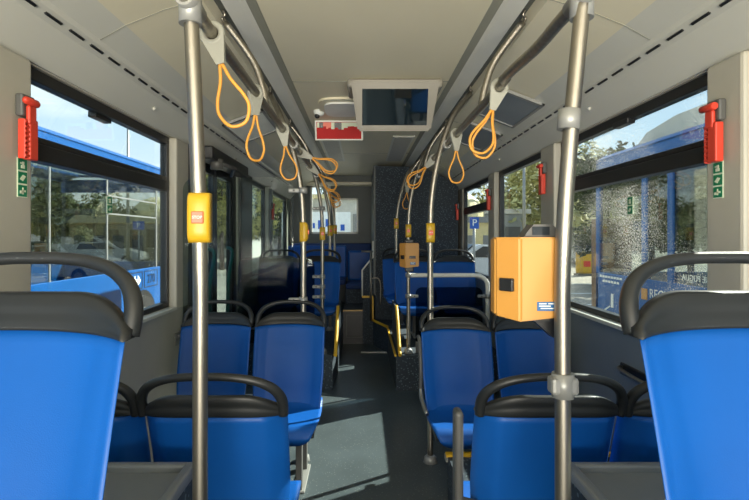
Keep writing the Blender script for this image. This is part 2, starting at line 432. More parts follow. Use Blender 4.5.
# tower of the rear right corner
b = B(); prism(b, [(0.12, 0.0), (1.165, 0.0), (1.165, 2.0), (1.06, 2.07), (0.93, 2.14), (0.78, 2.20), (0.66, 2.235), (0.12, 2.25)], 'y', 6.32, 7.98)
struct(obj('wall_tower', b, 'carpet'))
struct(bx('trim_4', 'rearwall', None, 0.098, 0.12, 6.30, 7.98, 0.62, 2.25))
# podiums
def podium(name, poly, z0, z1, m='carpet'):
    b = B(); prism(b, poly, 'z', z0, z1); return struct(obj(name, b, m))
podium('floor_podium_left', [(-1.19, 4.56), (-0.31, 4.4), (-0.29, 5.0), (-0.29, 7.98), (-1.19, 7.98)], 0, 0.31)
podium('floor_podium_right', [(1.19, 4.4), (0.25, 4.4), (0.25, 5.8), (0.09, 6.27), (0.09, 6.31), (1.19, 6.31)], 0, 0.31)
podium('floor_podium_near_left', [(-1.19, Y0), (-0.42, Y0), (-0.42, 0.95), (-1.19, 0.95)], 0, 0.32, 'carpet')
podium('floor_podium_near_right', [(1.19, Y0), (0.38, Y0), (0.38, 0.95), (1.19, 0.95)], 0, 0.32, 'carpet')
podium('floor_podium_middle', [(1.19, 1.42), (0.37, 1.42), (0.37, 2.45), (1.19, 2.45)], 0, 0.28, 'carpet')
struct(bx('trim_5', 'trimyellow', None, 0.36, 1.18, 2.43, 2.465, 0.278, 0.292))
struct(bx('trim_6', 'clamp', None, 0.36, 0.42, 2.44, 2.49, 0.25, 0.275))
# rear step
podium('floor_step_rear', [(-0.29, 6.32), (0.10, 6.32), (0.10, 7.98), (-0.29, 7.98)], 0, 0.42, 'black')
struct(bx('trim_7', 'gold', None, -0.29, 0.10, 6.30, 6.34, 0.415, 0.43))
b = B()
for a in ((-0.25, 0.02, 0.08, 0.09), (-0.25, 0.02, 0.36, 0.37), (-0.25, -0.24, 0.08, 0.37), (0.01, 0.02, 0.08, 0.37)): box(b, a[0], a[1], 6.31, 6.322, a[2], a[3])
struct(obj('trim_8', b, 'greyp'))
b = B(); box(b, -0.06, 0.3, 5.83, 5.87, 0, 0.008); struct(obj('trim_9', b, 'ramp'))

# panel between aisle and tower
t = thing('aisle_side_panel', 'speckled dark side panel with yellow lower edge beside the rear steps', 'panel', (0, 6.33, 0))
b = B(); prism(b, [(-0.04, 0.0), (0.09, 0.0), (0.09, 1.10), (0.085, 1.10), (-0.04, 0.93)], 'y', -0.03, -0.012); obj('panel', b, 'carpet', t)
tb('edge_tube', 'strip', t, [(-0.045, -0.02, 0.6), (-0.045, -0.02, 0.93), (0.09, -0.02, 1.10), (0.09, -0.02, 1.3)], 0.013)
b = B(); box(b, -0.05, 0.09, -0.05, -0.03, 0.585, 0.61); box(b, 0.075, 0.095, -0.06, -0.03, 0.31, 0.6); obj('yellow_trim', b, 'trimyellow', t)
struct(bx('trim_10', 'trimyellow', None, 0.235, 0.252, 4.39, 5.8, 0.30, 0.318))
b = B(); prism(b, [(0.235, 5.8), (0.255, 5.8), (0.095, 6.27), (0.075, 6.27)], 'z', 0.295, 0.32); struct(obj('trim_11', b, 'trimyellow'))
t = thing('rear_handrail', 'short steel handrail at the edge of the rear right platform', 'handrail', (0.06, 6.22, 0.31))
tb('post', 'steel', t, [(0, 0, 0), (0, 0, 0.85)], 0.013); tb('crossbar', 'steel', t, [(-0.12, 0, 0.86), (0.03, 0, 0.86)], 0.012)
tb('side_loop', 'steel', t, smooth_path([(0, 0, 0.52), (0.08, 0, 0.53), (0.12, 0, 0.45), (0.12, 0, 0.2)], 5), 0.009)

# aisle-side seat panels on both rear podiums
for s, nm in ((-1, 'left'), (1, 'right')):
    X = s * 0.283
    t = thing('seat_side_panel', 'speckled side panel edged in yellow under the raised %s seats' % nm, 'panel', (X, 4.42, 0.31), group=None)
    b = B(); prism(b, [(0.0, 0.0), (0.10, 0.10), (0.42, 0.36), (0.95, 0.36), (0.95, 0.0)], 'x', -0.008, 0.008); obj('panel', b, 'carpet', t)
    b = B(); tube(b, smooth_path([(0, -0.03, -0.0), (0, 0.05, 0.06), (0, 0.26, 0.26), (0, 0.42, 0.37)], 5), 0.016, 8); obj('yellow_trim', b, 'trimyellow', t)

# wheel boxes with tray tops
def wheel_box(s, label):
    x0, x1 = (0.505, 1.165)
    t = thing('wheel_box', label, 'wheel box', (0, 0, 0))
    a, c = (x0, x1) if s > 0 else (-x1, -x0)
    bx('body', 'carpet', t, a + 0.01, c - 0.01, 0.97, 1.37, 0.0, 0.705)
    b = B()
    box(b, a, c, 0.96, 1.38, 0.70, 0.712, bev=0.003)
    for q in ((a, a + 0.028, 0.96, 1.38), (c - 0.028, c, 0.96, 1.38), (a + 0.02, c - 0.02, 0.96, 0.988), (a + 0.02, c - 0.02, 1.352, 1.38)):
        box(b, q[0], q[1], q[2], q[3], 0.70, 0.732, bev=0.007)
    obj('tray_top', b, 'tray', t)
    return t
wheel_box(-1, 'dark moulded tray box behind the left blue seat'); wheel_box(1, 'sunlit grey moulded tray box behind the right blue seat')

# ---------------------------------------------------------------- seats
def make_seat(shift=0.0, leg=None, arm=None, handle='blackp'):
    t = thing('bus_seat', '', 'seat')
    h = shift
    def yl(z): return 0.10 * (z - 0.43) / 0.43 + 0.02 * ((z - 0.43) / 0.43) ** 2
    def hw(v): return 0.198 + 0.016 * min(1, v * 2.2) + 0.003 * v
    def wrap(u): return -0.040 * abs(u) ** 4 - 0.012 * u * u
    def front(u, v):
        z = 0.40 + 0.455 * v + 0.010 * (1 - u * u) * v
        ridge = 0.005 * math.exp(-((abs(u) - 0.8) / 0.06) ** 2)
        lumb = -0.012 * math.sin(PI * min(1, v * 1.1)) * (1 - u * u)
        sw = -0.05 * max(0, 0.22 - v) ** 1.3 * 4
        return Vector((u * hw(v), yl(z) + wrap(u) - ridge + lumb + sw, z + h))
    def back(u, v):
        z = 0.40 + 0.455 * v + 0.010 * (1 - u * u) * v
        ridge = 0.007 * math.exp(-((abs(u) - 0.72) / 0.09) ** 2)
        e = 0.025 * (1 - abs(u) ** 8) + 0.003
        return Vector((u * hw(v), yl(z) + wrap(u) + e + ridge, z + h))
    b = B(); solid_grid(b, front, back, 28, 18); obj('backrest', b, 'seat', t)
    def ctop(u, s):
        y = 0.01 - 0.415 * s; z = 0.435 - 0.02 * math.sin(PI * min(1, s * 1.25)) + 0.012 * u * u * math.sin(PI * s) + 0.03 * max(0, 0.12 - s) * 8
        if s > 0.82: z -= 0.045 * ((s - 0.82) / 0.18) ** 2; y += 0.02 * ((s - 0.82) / 0.18) ** 2
        w = 0.208 + 0.006 * math.sin(PI * s) - 0.03 * max(0, s - 0.8) ** 2 * 25
        return Vector((u * w, y, z + h))
    def cbot(u, s):
        p = ctop(u, s); return Vector((p.x * 0.97, p.y + 0.0, p.z - 0.012 - 0.028 * (1 - abs(u) ** 6)))
    b = B(); solid_grid(b, ctop, cbot, 20, 16); obj('cushion', b, 'seat', t)
    # black top cap
    def zc(u):
        a = max(0, abs(u) - 0.42) / 0.58
        return 0.925 - 0.055 * a * a - 0.002 * a
    def cf(u, v):
        zb = 0.853 + 0.010 * (1 - u * u)
        z = zb + (zc(u) - zb) * v
        return Vector((u * 0.218, yl(z) + wrap(u) - 0.008 + 0.012 * (v ** 3) + (0.003 * math.exp(-((v - 0.45) / 0.12) ** 2) * (1 - abs(u) ** 6)), z + h))
    def cb(u, v):
        zb = 0.853 + 0.010 * (1 - u * u)
        z = zb + (zc(u) - zb) * v
        return Vector((u * 0.218, yl(z) + wrap(u) + 0.035 - 0.010 * (v ** 3) - (0.004 * math.exp(-((v - 0.5) / 0.15) ** 2) * (1 - abs(u) ** 6)), z + h))
    b = B(); solid_grid(b, cf, cb, 30, 10); obj('top_cap', b, handle, t)
    hp = [(0.2085, 0.855), (0.210, 0.885), (0.205, 0.912), (0.188, 0.940), (0.155, 0.963), (0.11, 0.978), (0.055, 0.985), (0, 0.986)]
    pts = [(-x, yl(z) + wrap(x / 0.218) * 0.6 + 0.006 + 0.006, z + h) for x, z in hp] + [(x, yl(z) + wrap(x / 0.218) * 0.6 + 0.012, z + h) for x, z in hp[-2::-1]]
    sp = smooth_path(pts, 4)
    rs = [0.0115 + 0.0045 * min(1, (abs(p.x) / 0.21) ** 3) for p in sp]
    b = B(); tube(b, sp, rs, 14); obj('grab_handle', b, handle, t)
    # under-seat frame
    b = B()
    box(b, -0.19, 0.19, -0.33, -0.02, 0.365 + h, 0.392 + h, bev=0.006)
    box(b, -0.16, -0.13, -0.30, 0.12, 0.34 + h, 0.37 + h); box(b, 0.13, 0.16, -0.30, 0.12, 0.34 + h, 0.37 + h)
    obj('seat_frame', b, 'black', t)
    if leg is not None:
        bx('leg', 'greyp', t, leg - 0.018, leg + 0.018, -0.19, -0.14, 0.0, 0.345 + h, bev=0.004)
        bx('leg', 'greyp', t, leg - 0.018, leg + 0.018, 0.05, 0.10, 0.0, 0.345 + h, bev=0.004)
        bx('foot_plate', 'clamp', t, leg - 0.035, leg + 0.035, -0.2, 0.12, 0.0, 0.012, bev=0.003)
    if arm == 'down':
        s = -0.232
        b = B(); tube(b, smooth_path([(s, 0.10, 0.82 + h), (s, 0.03, 0.80 + h), (s, -0.03, 0.66 + h), (s, -0.03, 0.52 + h), (s + 0.01, -0.10, 0.46 + h)], 5), [0.011] * 21, 10); arm_o = obj('armrest', b, 'greyp', t)
        tb('arm_tip', 'steel', arm_o, smooth_path([(s, -0.02, 0.55 + h), (s, -0.06, 0.50 + h), (s + 0.02, -0.16, 0.44 + h)], 4), 0.012)
    if arm == 'up':                      # folded upright beside the backrest
        s = 0.255
        b = B(); box(b, s - 0.014, s + 0.014, -0.03, 0.03, 0.50 + h, 0.835 + h, bev=0.013, seg=3); ar = obj('armrest', b, 'greyp', t)
        tb('hinge', 'greyp', ar, [(0.20, 0.03, 0.535 + h), (0.26, 0.0, 0.535 + h)], 0.022)
    return t

sN = make_seat(0, leg=0.0); sN.location = (-0.657, 0.755, 0.325); tag(sN, 'nearest blue bus seat at left, cut off by the left photo edge', 'seat')
place(sN, (0.635, 0.775, 0.325), 0, 'nearest blue bus seat at right, cut off by the right photo edge')
G = 'seats seen from behind in front of the wheel boxes'
sA = make_seat(-0.035, leg=0.0); sA.location = (-0.495, 1.60, 0); sA.rotation_euler.z = PI
tag(sA, 'blue seat seen from behind at the aisle, behind the nearest left steel pole', 'seat', G)
place(sA, (-0.935, 1.60, 0), PI, 'blue seat seen from behind by the left wall, mostly hidden by the nearest left seat', G)
sB = make_seat(-0.315, leg=0.0, arm='up'); sB.location = (0.512, 1.60, 0.28); sB.rotation_euler.z = PI
tag(sB, 'blue seat seen from behind with an upright grey armrest, crossed by the right steel pole', 'seat', G)
sB2 = make_seat(-0.315, leg=0.0); sB2.location = (0.952, 1.60, 0.28); sB2.rotation_euler.z = PI
tag(sB2, 'blue seat seen from behind by the right wall, peeking past the nearest right seat', 'seat', G)
G = 'blue double seats facing the camera in the middle of the bus'
sC = make_seat(-0.025, leg=0.09); sC.scale = (0.93, 1, 1); sC.location = (-0.468, 2.83, 0); tag(sC, 'blue seat facing us at the left of the aisle, just before the doorway', 'seat', G)
place(sC, (-0.895, 2.83, 0), 0, 'blue seat facing us beside the left doorway wall, partly behind the left steel pole', G)
sD = make_seat(-0.025, leg=None, arm='down'); sD.scale = (0.93, 1, 0.965); sD.location = (0.495, 2.83, 0); tag(sD, 'blue seat facing us at the right of the aisle with a dark aisle armrest', 'seat', G)
sD2 = make_seat(-0.025, leg=0.0); sD2.scale = (0.93, 1, 0.965); sD2.location = (0.920, 2.83, 0); tag(sD2, 'blue seat facing us under the nearest orange yellow validator', 'seat', G)
G = 'raised blue seats on the rear podiums'
sE = make_seat(-0.09, leg=0.0); sE.location = (-0.500, 5.32, 0.31); tag(sE, 'raised blue seat at the left of the aisle behind the smoked glass screen', 'seat', G)
place(sE, (-0.945, 5.32, 0.31), 0, 'raised blue seat by the left rear window', G)
place(sE, (0.515, 5.32, 0.31), 0, 'raised blue seat at the right of the aisle behind the far validator', G)
place(sE, (0.945, 5.32, 0.31), 0, 'raised blue seat by the right rear window', G)
place(sE, (0.42, 6.10, 0.31), 0, 'farthest single blue seat before the speckled tower', G)

# rear bench
t = thing('rear_bench', 'dark blue bench across the rear under the back window', 'bench', (0, 7.6, 0.42))
bx('bench_base', 'carpet', t, -0.28, 0.09, -0.6, 0.35, 0.0, 0.20)
b = B(); box(b, -0.275, 0.09, -0.62, 0.1, 0.20, 0.27, bev=0.02); obj('cushion', b, 'cush', t)
for k, (a, c) in enumerate(((-0.275, 0.09),)):
    b = B(); box(b, a + 0.004, c - 0.004, 0.10, 0.17, 0.26, 0.72, bev=0.03); obj('backrest', b, 'seat', t)
b = B(); box(b, -1.16, -0.285, -0.1, -0.02, 0.32, 0.80, bev=0.02); obj('backrest', b, 'seat', t)
b = B(); box(b, -1.16, -0.285, -0.5, -0.1, 0.25, 0.33, bev=0.02); obj('cushion', b, 'cush', t)
b = B(); box(b, -1.16, 0.09, 0.20, 0.26, 0.3, 0.83, bev=0.015); obj('back_panel', b, 'cush', t)

# ---------------------------------------------------------------- poles and rails
RX, RZ = 0.455, 1.90
def clamp(parent, z, side=-1, x=0.0):
    b = B(); tube(b, [(x, 0, z - 0.018), (x, 0, z + 0.018)], 0.026, 14)
    a, c = sorted((x + side * 0.02, x + side * 0.09)); box(b, a, c, -0.014, 0.014, z - 0.014, z + 0.014, bev=0.008)
    o = obj('clamp', b, 'clamp', parent)
    tb('bolt', 'black', o, [(x + side * 0.055, -0.016, z), (x + side * 0.055, -0.012, z)], 0.006, 8)
def pole(x, y, zb, label, curved, clamps=(), r=0.0175, topx=None, group='steel poles between floor and ceiling rail'):
    t = thing('grab_pole', label, 'pole', (x, y, zb), 0, group)
    s = 1 if x > 0 else -1
    if curved:
        p = [(0, 0, 0), (0, 0, 0.9), (0, 0, 1.38 - zb), (s * 0.012, 0.0, 1.62 - zb), (s * 0.06, 0.01, 1.86 - zb), (s * 0.14, 0.04, 2.08 - zb), (s * (0.625 - abs(x)), 0.12, 2.245 - zb)]
        tb('tube', 'steel', t, smooth_path(p, 7), r, 18)
        tb('ceiling_hook', 'steel', t, smooth_path([(s * (0.625 - abs(x)), 0.12, 2.24 - zb), (s * (0.635 - abs(x)), 0.125, 2.262 - zb), (s * (0.625 - abs(x)), 0.13, 2.27 - zb), (s * (0.63 - abs(x)), 0.13, 2.298 - zb)], 4), 0.007, 8)
    else:
        dx = s * (RX - abs(x))
        tb('tube', 'steel', t, smooth_path([(0, 0, 0), (0, 0, 0.9), (0, 0, 1.3 - zb), (dx * 0.4, 0, 1.6 - zb), (dx, 0, 1.9 - zb)], 6), r, 20)
    tb('foot_flange', 'clamp', t, [(0, 0, 0), (0, 0, 0.03), (0, 0, 0.045)], [0.042, 0.036, 0.022], 18)
    for z, sd in clamps: clamp(t, z - zb, sd)
    return t
pole(-0.432, 1.18, 0, 'nearest steel pole at left carrying a yellow stop button', False)
pR = pole(0.408, 1.14, 0, 'nearest steel pole at right beside the large orange yellow validator', False)
b = B(); tube(b, [(0, 0, 0.985), (0, 0, 1.04)], 0.0245, 18); box(b, -0.031, 0.031, -0.02, 0.02, 0.993, 1.032, bev=0.008); obj('sleeve', b, 'clamp', pR)
b = B(); tube(b, [(0.012, 0, 1.595), (0.015, 0, 1.64)], 0.0245, 18); obj('sleeve', b, 'clamp', pR)
pole(-0.405, 3.02, 0, 'slim steel pole at left rising behind the doorway seats', True, ((1.63, -1), (0.97, -1)))
pole(0.360, 3.0, 0, 'steel pole at right of the aisle rising behind the facing seats, curved at the top', True)
pole(-0.405, 4.48, 0.31, 'steel pole at the left podium corner clamped to the smoked glass', True, ((1.605, -1), (0.995, -1), (0.905, -1), (0.815, -1)), r=0.016)
pole(0.365, 4.48, 0.31, 'steel pole at the right podium corner carrying the far validator', True, (), r=0.016)
pole(-0.405, 5.55, 0.31, 'farther left steel pole behind the raised seats', True, (), r=0.016)
pole(0.330, 5.55, 0.31, 'farther right steel pole behind the raised seats', True, (), r=0.016)
pole(-0.41, 6.6, 0.31, 'farthest left steel pole near the rear bench', True, (), r=0.016)

for s, nm in ((-1, 'left'), (1, 'right')):
    t = thing('ceiling_rail', 'long steel grab rail under the ceiling along the %s of the aisle' % nm, 'rail', (s * RX, 1.15, RZ))
    if s > 0: p = [(0, 0, 0), (0.0, 0.14, 0.0), (0.0, 0.30, -0.004), (-0.012, 0.6, 0.0), (0, 1.0, 0), (0, 5.2, 0)]
    else: p = [(0, -0.3, 0), (0, 0.5, 0), (0, 5.6, 0)]
    tb('tube', 'steel', t, smooth_path(p, 6), 0.0165, 16)
    yt = 0.0 if s > 0 else 0.03
    b = B(); tube(b, [(0, yt, -0.048), (0, yt, 0.028)], 0.0265, 18); tube(b, [(0, yt - 0.045, 0), (0, yt, 0), (0, yt + 0.06, -0.001)], [0.023, 0.024, 0.021], 16)
    obj('tee_joint', b, 'clamp', t)
    # brackets curving up to the ceiling groove
    for yy in (0.97, 2.9, 4.4):
        b = B(); tube(b, smooth_path([(0, yy, 0.0), (s * 0.015, yy, 0.08), (s * 0.06, yy, 0.2), (s * 0.17, yy - 0.02, 0.35)], 6), 0.0145, 14)
        br = obj('ceiling_bracket', b, 'steel', t)
        tb('ceiling_hook', 'steel', br, smooth_path([(s * 0.17, yy - 0.02, 0.345), (s * 0.182, yy - 0.02, 0.368), (s * 0.168, yy - 0.03, 0.378), (s * 0.175, yy - 0.03, 0.398)], 4), 0.006, 8)
    for yy in (1.85, 3.3):
        b = B(); tube(b, [(0, yy - 0.04, 0), (0, yy + 0.04, 0)], 0.024, 14); obj('tee_joint', b, 'clamp', t)

# ---------------------------------------------------------------- hanging straps
def make_strap(double=False, L=0.178, W=0.042):
    t = thing('hanging_strap', '', 'strap')
    b = B()                                            # hanger: ring round the rail tapering to a neck
    tube(b, smooth_path([(0.026 * math.sin(a), 0, 0.026 * math.cos(a)) for a in [2 * PI * k / 10 for k in range(10)]], 2, closed=True), 0.0095, 8, cap=False)
    prism(b, [(-0.030, -0.012), (-0.020, -0.032), (0.020, -0.032), (0.030, -0.012), (0.010, -0.085), (-0.010, -0.085)][0:0] or [(-0.033, -0.004), (-0.016, -0.026), (0.016, -0.026), (0.033, -0.004), (0.011, -0.088), (-0.011, -0.088)], 'y', -0.008, 0.008)
    obj('hanger', b, 'hanger', t)
    def lp(tilt, dx):
        z0 = -0.082
        q = [(0.0, 0, z0), (-0.014, 0, z0 - 0.05), (-W * 0.85, 0, z0 - L * 0.55), (-W, 0, z0 - L * 0.75), (-W * 0.62, 0, z0 - L * 0.95), (0, 0, z0 - L), (W * 0.62, 0, z0 - L * 0.95), (W, 0, z0 - L * 0.75), (W * 0.85, 0, z0 - L * 0.55), (0.014, 0, z0 - 0.05)]
        b = B(); tube(b, smooth_path([(x + dx * (z0 - z) / L, y + tilt * (z0 - z) / L, z) for x, y, z in q], 4, closed=True), 0.0048, 8, cap=False)
        obj('loop', b, 'strap', t)
    if double: lp(-0.03, -0.012); lp(0.03, 0.014)
    else: lp(0.0, 0.0)
    return t
GS = 'orange hanging straps on the ceiling rails'
st = make_strap(); sd = make_strap(True)
def lab(o, loc, rot, label):
    o.location = loc; o.rotation_euler = rot; tag(o, label, 'strap', GS); return o
lab(st, (-RX, 1.35, RZ), (0, -0.28, 0), 'nearest orange strap on the left rail, beside the left steel pole')
lab(sd, (RX, 1.84, RZ), (0, 0.3, 0), 'nearest orange strap on the right rail, two loops overlapping')
place(st, (-RX, 1.9, RZ), 0, 'second orange strap from the camera on the left rail, narrow from this side', GS, rot=(0, 0.0, 0.9))
place(st, (-RX, 2.55, RZ), 0, 'third orange strap from the camera on the left rail', GS, rot=(0, -0.15, 0.2))
place(st, (RX, 2.68, RZ), 0, 'second orange strap from the camera on the right rail, a single drop shape', GS, rot=(0, 0, 0.2))
place(sd, (-RX, 3.25, RZ), 0, 'double looped orange strap swung up toward the ceiling beyond the left doorway pole', GS, rot=(0, -1.15, 0.1))
place(sd, (-RX, 3.9, RZ), 0, 'double looped orange strap swung sideways before the left podium pole', GS, rot=(0, -0.85, 0.2))
place(sd, (-RX, 4.9, RZ), 0, 'double looped orange strap high before the rear window', GS, rot=(0, -0.7, 0.1))
place(sd, (-RX, 5.5, RZ), 0, 'farthest orange strap on the left rail', GS, rot=(0, -0.6, 0.1))
place(sd, (RX, 3.5, RZ), 0, 'orange strap swung toward the aisle just beyond the right curved pole', GS, rot=(0, 0.75, 0.1))
place(st, (RX - 0.03, 5.2, RZ), 0, 'farthest orange strap on the right rail, in front of the speckled tower', GS, rot=(0, 0.1, 0.5))

# ---------------------------------------------------------------- stop buttons
def make_button():
    t = thing('stop_button', '', 'button')
    b = B(); h = 0.058
    solid_grid(b, lambda u, v: Vector((u * 0.0245, -0.031 + 0.013 * (abs(2 * v - 1)) ** 6 + 0.006 * u * u, -h + 2 * h * v)), lambda u, v: Vector((u * 0.0245, 0.019, -h + 2 * h * v)), 8, 14)
    obj('housing', b, 'yellow', t)
    bt = bx('push_button', 'redbtn', t, -0.0135, 0.0135, -0.036, -0.028, -0.014, 0.014, bev=0.002)
    text('stop_lettering', 'STOP', 0.0095, 'white', bt, (0, -0.0365, 0), (PI / 2, 0, 0), 0.0004)
    b = B(); tube(b, [(0, -0.0225, 0.049), (0, -0.0185, 0.049)], 0.003, 8); tube(b, [(0, -0.0225, -0.049), (0, -0.0185, -0.049)], 0.003, 8); obj('screw', b, 'black', t)
    return t
GB = 'yellow stop buttons on the poles'
sb = make_button(); sb.location = (-0.432, 1.18, 1.395); tag(sb, 'large yellow stop button on the nearest left pole', 'button', GB)
sb.rotation_euler.z = 0.12
for loc, r, l in (((-0.405, 3.02, 1.38), 1.6, 'yellow stop button seen edge on, on the left pole beside the doorway'),
    ((0.360, 3.0, 1.375), 0.0, 'yellow stop button on the right curved pole above the facing seats'),
    ((-0.405, 4.48, 1.38), 0.1, 'yellow stop button on the left podium pole beside the rear window'),
    ((0.365, 4.48, 1.405), 0.0, 'yellow stop button just above the far validator'),
    ((-0.405, 5.55, 1.42), 0.3, 'yellow stop button on the farther left pole'),
    ((0.330, 5.55, 1.50), 0.0, 'yellow stop button on the farther right pole before the tower'),
    ((-0.41, 6.6, 1.45), 0.3, 'farthest yellow stop button, on the last left pole')):
    place(sb, loc, r, l, GB)

# ---------------------------------------------------------------- validators
def make_validator():
    t = thing('ticket_validator', '', 'ticket validator')
    b = B()
    prism(b, [(-0.080, 0.012), (-0.032, -0.034), (0.085, -0.034), (0.085, 0.055), (-0.080, 0.055)], 'z', -0.098, 0.106)
    vs_ = [v for v in b.verts if v.co.x < -0.05 or (v.co.y < -0.03 and v.co.x < 0)]
    for v in vs_:
        if v.co.z < 0: v.co.z -= 0.016 if v.co.y < -0.03 else 0.004
    bmesh.ops.bevel(b, geom=list(b.edges), offset=0.005, segments=2, affect='EDGES')
    obj('case', b, 'orange', t)
    b = B(); vv = box(b, -0.018, 0.018, -0.006, 0.006, -0.017, 0.017, bev=0.003)
    bmesh.ops.rotate(b, verts=b.verts, cent=(0, 0, 0), matrix=Matrix.Rotation(-0.765, 3, 'Z')); bmesh.ops.translate(b, verts=b.verts, vec=(-0.058, -0.013, -0.018))
    obj('ticket_slot', b, 'black', t)
    lb = bx('sticker', 'darkblue', t, 0.008, 0.055, -0.0355, -0.0335, -0.083, -0.060)
    b = B()
    for k, (a, c, z) in enumerate(((0.012, 0.030, -0.066), (0.034, 0.050, -0.066), (0.012, 0.040, -0.072), (0.016, 0.050, -0.078))): box(b, a, c, -0.0362, -0.0352, z, z + 0.0028)
    obj('sticker_print', b, 'white', lb)
    return t
va = make_validator(); va.location = (0.347, 1.19, 1.254); tag(va, 'large orange yellow ticket validator on the nearest right pole', 'ticket validator', 'orange yellow ticket validators')
va.scale = (0.97, 1, 0.90)
b = B(); prism(b, [(-0.012, 0.106), (0.07, 0.106), (0.07, 0.128), (0.058, 0.140), (0.012, 0.140), (-0.004, 0.120)], 'y', 0.0, 0.05); rd = obj('reader_unit', b, 'greyp', va)
bx('reader_window', 'darkglass', rd, 0.008, 0.05, -0.003, 0.001, 0.112, 0.134)
b = B(); box(b, -0.01, 0.083, -0.02, 0.05, -0.112, -0.099); prism(b, [(0.01, -0.112), (0.083, -0.112), (0.083, -0.15), (0.06, -0.16)], 'y', 0.0, 0.03); obj('bracket', b, 'black', va)
vb = make_validator(); vb.location = (0.365, 4.42, 1.19); tag(vb, 'smaller looking far orange yellow validator on the right podium pole', 'ticket validator', 'orange yellow ticket validators')
for ch in vb.children:
    if ch.name.startswith(('ticket_slot', 'sticker')): pass
b = B(); box(b, -0.035, 0.04, -0.02, 0.04, 0.106, 0.135, bev=0.006); obj('top_cap', b, 'black', vb)
b = B(); box(b, -0.035, 0.04, -0.02, 0.04, -0.145, -0.10, bev=0.006); obj('bottom_socket', b, 'black', vb)
b = B(); box(b, 0.0, 0.055, -0.037, -0.033, -0.03, -0.006); obj('display', b, 'black', vb)

# ---------------------------------------------------------------- glass barriers
def barrier(name, label, x0, x1, y, z0, z1, g, rounded=0.08, base=0.0):
    t = thing(name, label, 'screen', ((x0 + x1) / 2, y, base))
    w = abs(x1 - x0) / 2; r = rounded
    poly = [(-w, z0), (w, z0)]
    poly += [(w - r + r * math.cos(a), z1 - r + r * math.sin(a)) for a in [k * PI / 10 for k in range(6)]]
    poly += [(-w + r - r * math.cos(a), z1 - r + r * math.sin(a)) for a in [k * PI / 10 for k in range(5, -1, -1)]]
    b = B(); prism(b, [(p[0], p[1] - base) for p in poly], 'y', -0.003, 0.003); obj('glass_sheet', b, g, t)
    return t
barrier('glass_screen', 'tall smoked glass screen beside the left doorway, behind the facing seats', -1.16, -0.475, 3.10, 0.5, 1.72, 'draught')
t = barrier('glass_screen', 'low smoked glass screen in front of the raised left seats', -1.16, -0.475, 4.48, 0.40, 1.16, 'barrier', base=0.31)
tb('lower_rail', 'greyp', t, [(-0.35, 0, 0.53 - 0.31), (0.38, 0, 0.53 - 0.31)], 0.012)
t = barrier('glass_screen', 'low smoked glass screen with a grey top rail in front of the raised right seats', 0.43, 1.03, 4.48, 0.42, 0.90, 'barrier', 0.06, base=0.31)
p = smooth_path([(-0.36, 0, 1.007 - 0.31), (-0.1, 0, 1.007 - 0.31), (0.22, 0, 1.007 - 0.31), (0.29, 0, 0.995 - 0.31), (0.335, 0, 0.95 - 0.31), (0.345, 0, 0.86 - 0.31), (0.345, 0, 0.0)], 6)
tb('top_rail', 'strip', t, p, 0.019, 14)
clamp(t, 1.007 - 0.31, 1, -0.365); clamp(t, 0.82 - 0.31, 1, -0.365); clamp(t, 0.82 - 0.31, -1, 0.345)
b = B(); box(b, -0.3, 0.32, -0.004, 0.004, 0.0, 0.10, bev=0.003); obj('lower_panel', b, 'greyp', t)

# ---------------------------------------------------------------- ceiling equipment
t = thing('ceiling_monitor', 'taupe passenger information monitor hanging from the ceiling', 'monitor', (0.146, 2.98, 2.29))
b = B(); box(b, -0.285, 0.285, -0.03, 0.24, -0.055, 0.0, bev=0.02, seg=3); obj('mount', b, 'monitor', t)
b = B(); vv = prism(b, [(-0.262, 0.0), (0.262, 0.0), (0.222, -0.300), (-0.222, -0.300)], 'y', 0.0, 0.07)
bmesh.ops.bevel(b, geom=list(b.edges), offset=0.012, segments=2, affect='EDGES')
hs = obj('housing', b, 'monitor', t, loc=(0, -0.055, -0.022)); hs.rotation_euler = (0.40, 0, 0)
bx('screen', 'screen', hs, -0.195, 0.195, -0.004, 0.004, -0.262, -0.048, bev=0.002)
tb('knob', 'clamp', hs, [(-0.195, -0.008, -0.272), (-0.195, 0.0, -0.272)], 0.006, 10)

t = thing('poster_panel', 'small red poster with dark and pale print hanging under the ceiling', 'poster', (-0.235, 4.0, 2.285))
hs = bx('frame', 'strip', t, -0.195, 0.195, 0.0, 0.02, -0.16, 0.0, bev=0.004); hs.rotation_euler = (0.25, 0, 0)
bx('poster', 'adred', hs, -0.18, 0.18, -0.003, 0.001, -0.148, -0.015)
b = B(); random.seed(3)
x = -0.175
while x < 0.165:
    w = random.uniform(0.012, 0.035); z = random.uniform(-0.075, -0.045); box(b, x, x + w, -0.005, -0.003, z, -0.018, mi=random.choice([0, 1, 1, 2]) if x < 0 else 1); x += w * 0.95
obj('print', b, ['black', 'cream', 'redbtn'], hs)

t = thing('ceiling_camera', 'small white ceiling camera with a black eye', 'camera', (-0.37, 3.72, 2.29))
b = B(); tube(b, smooth_path([(0, 0, 0), (0, 0, -0.02), (0, 0, -0.04)], 3), [0.042, 0.042, 0.041, 0.039, 0.036, 0.03, 0.02], 18); obj('base', b, 'white', t)
b = B(); bmesh.ops.create_uvsphere(b, u_segments=14, v_segments=8, radius=0.02); obj('lens', b, 'black', t, loc=(-0.012, -0.012, -0.042))

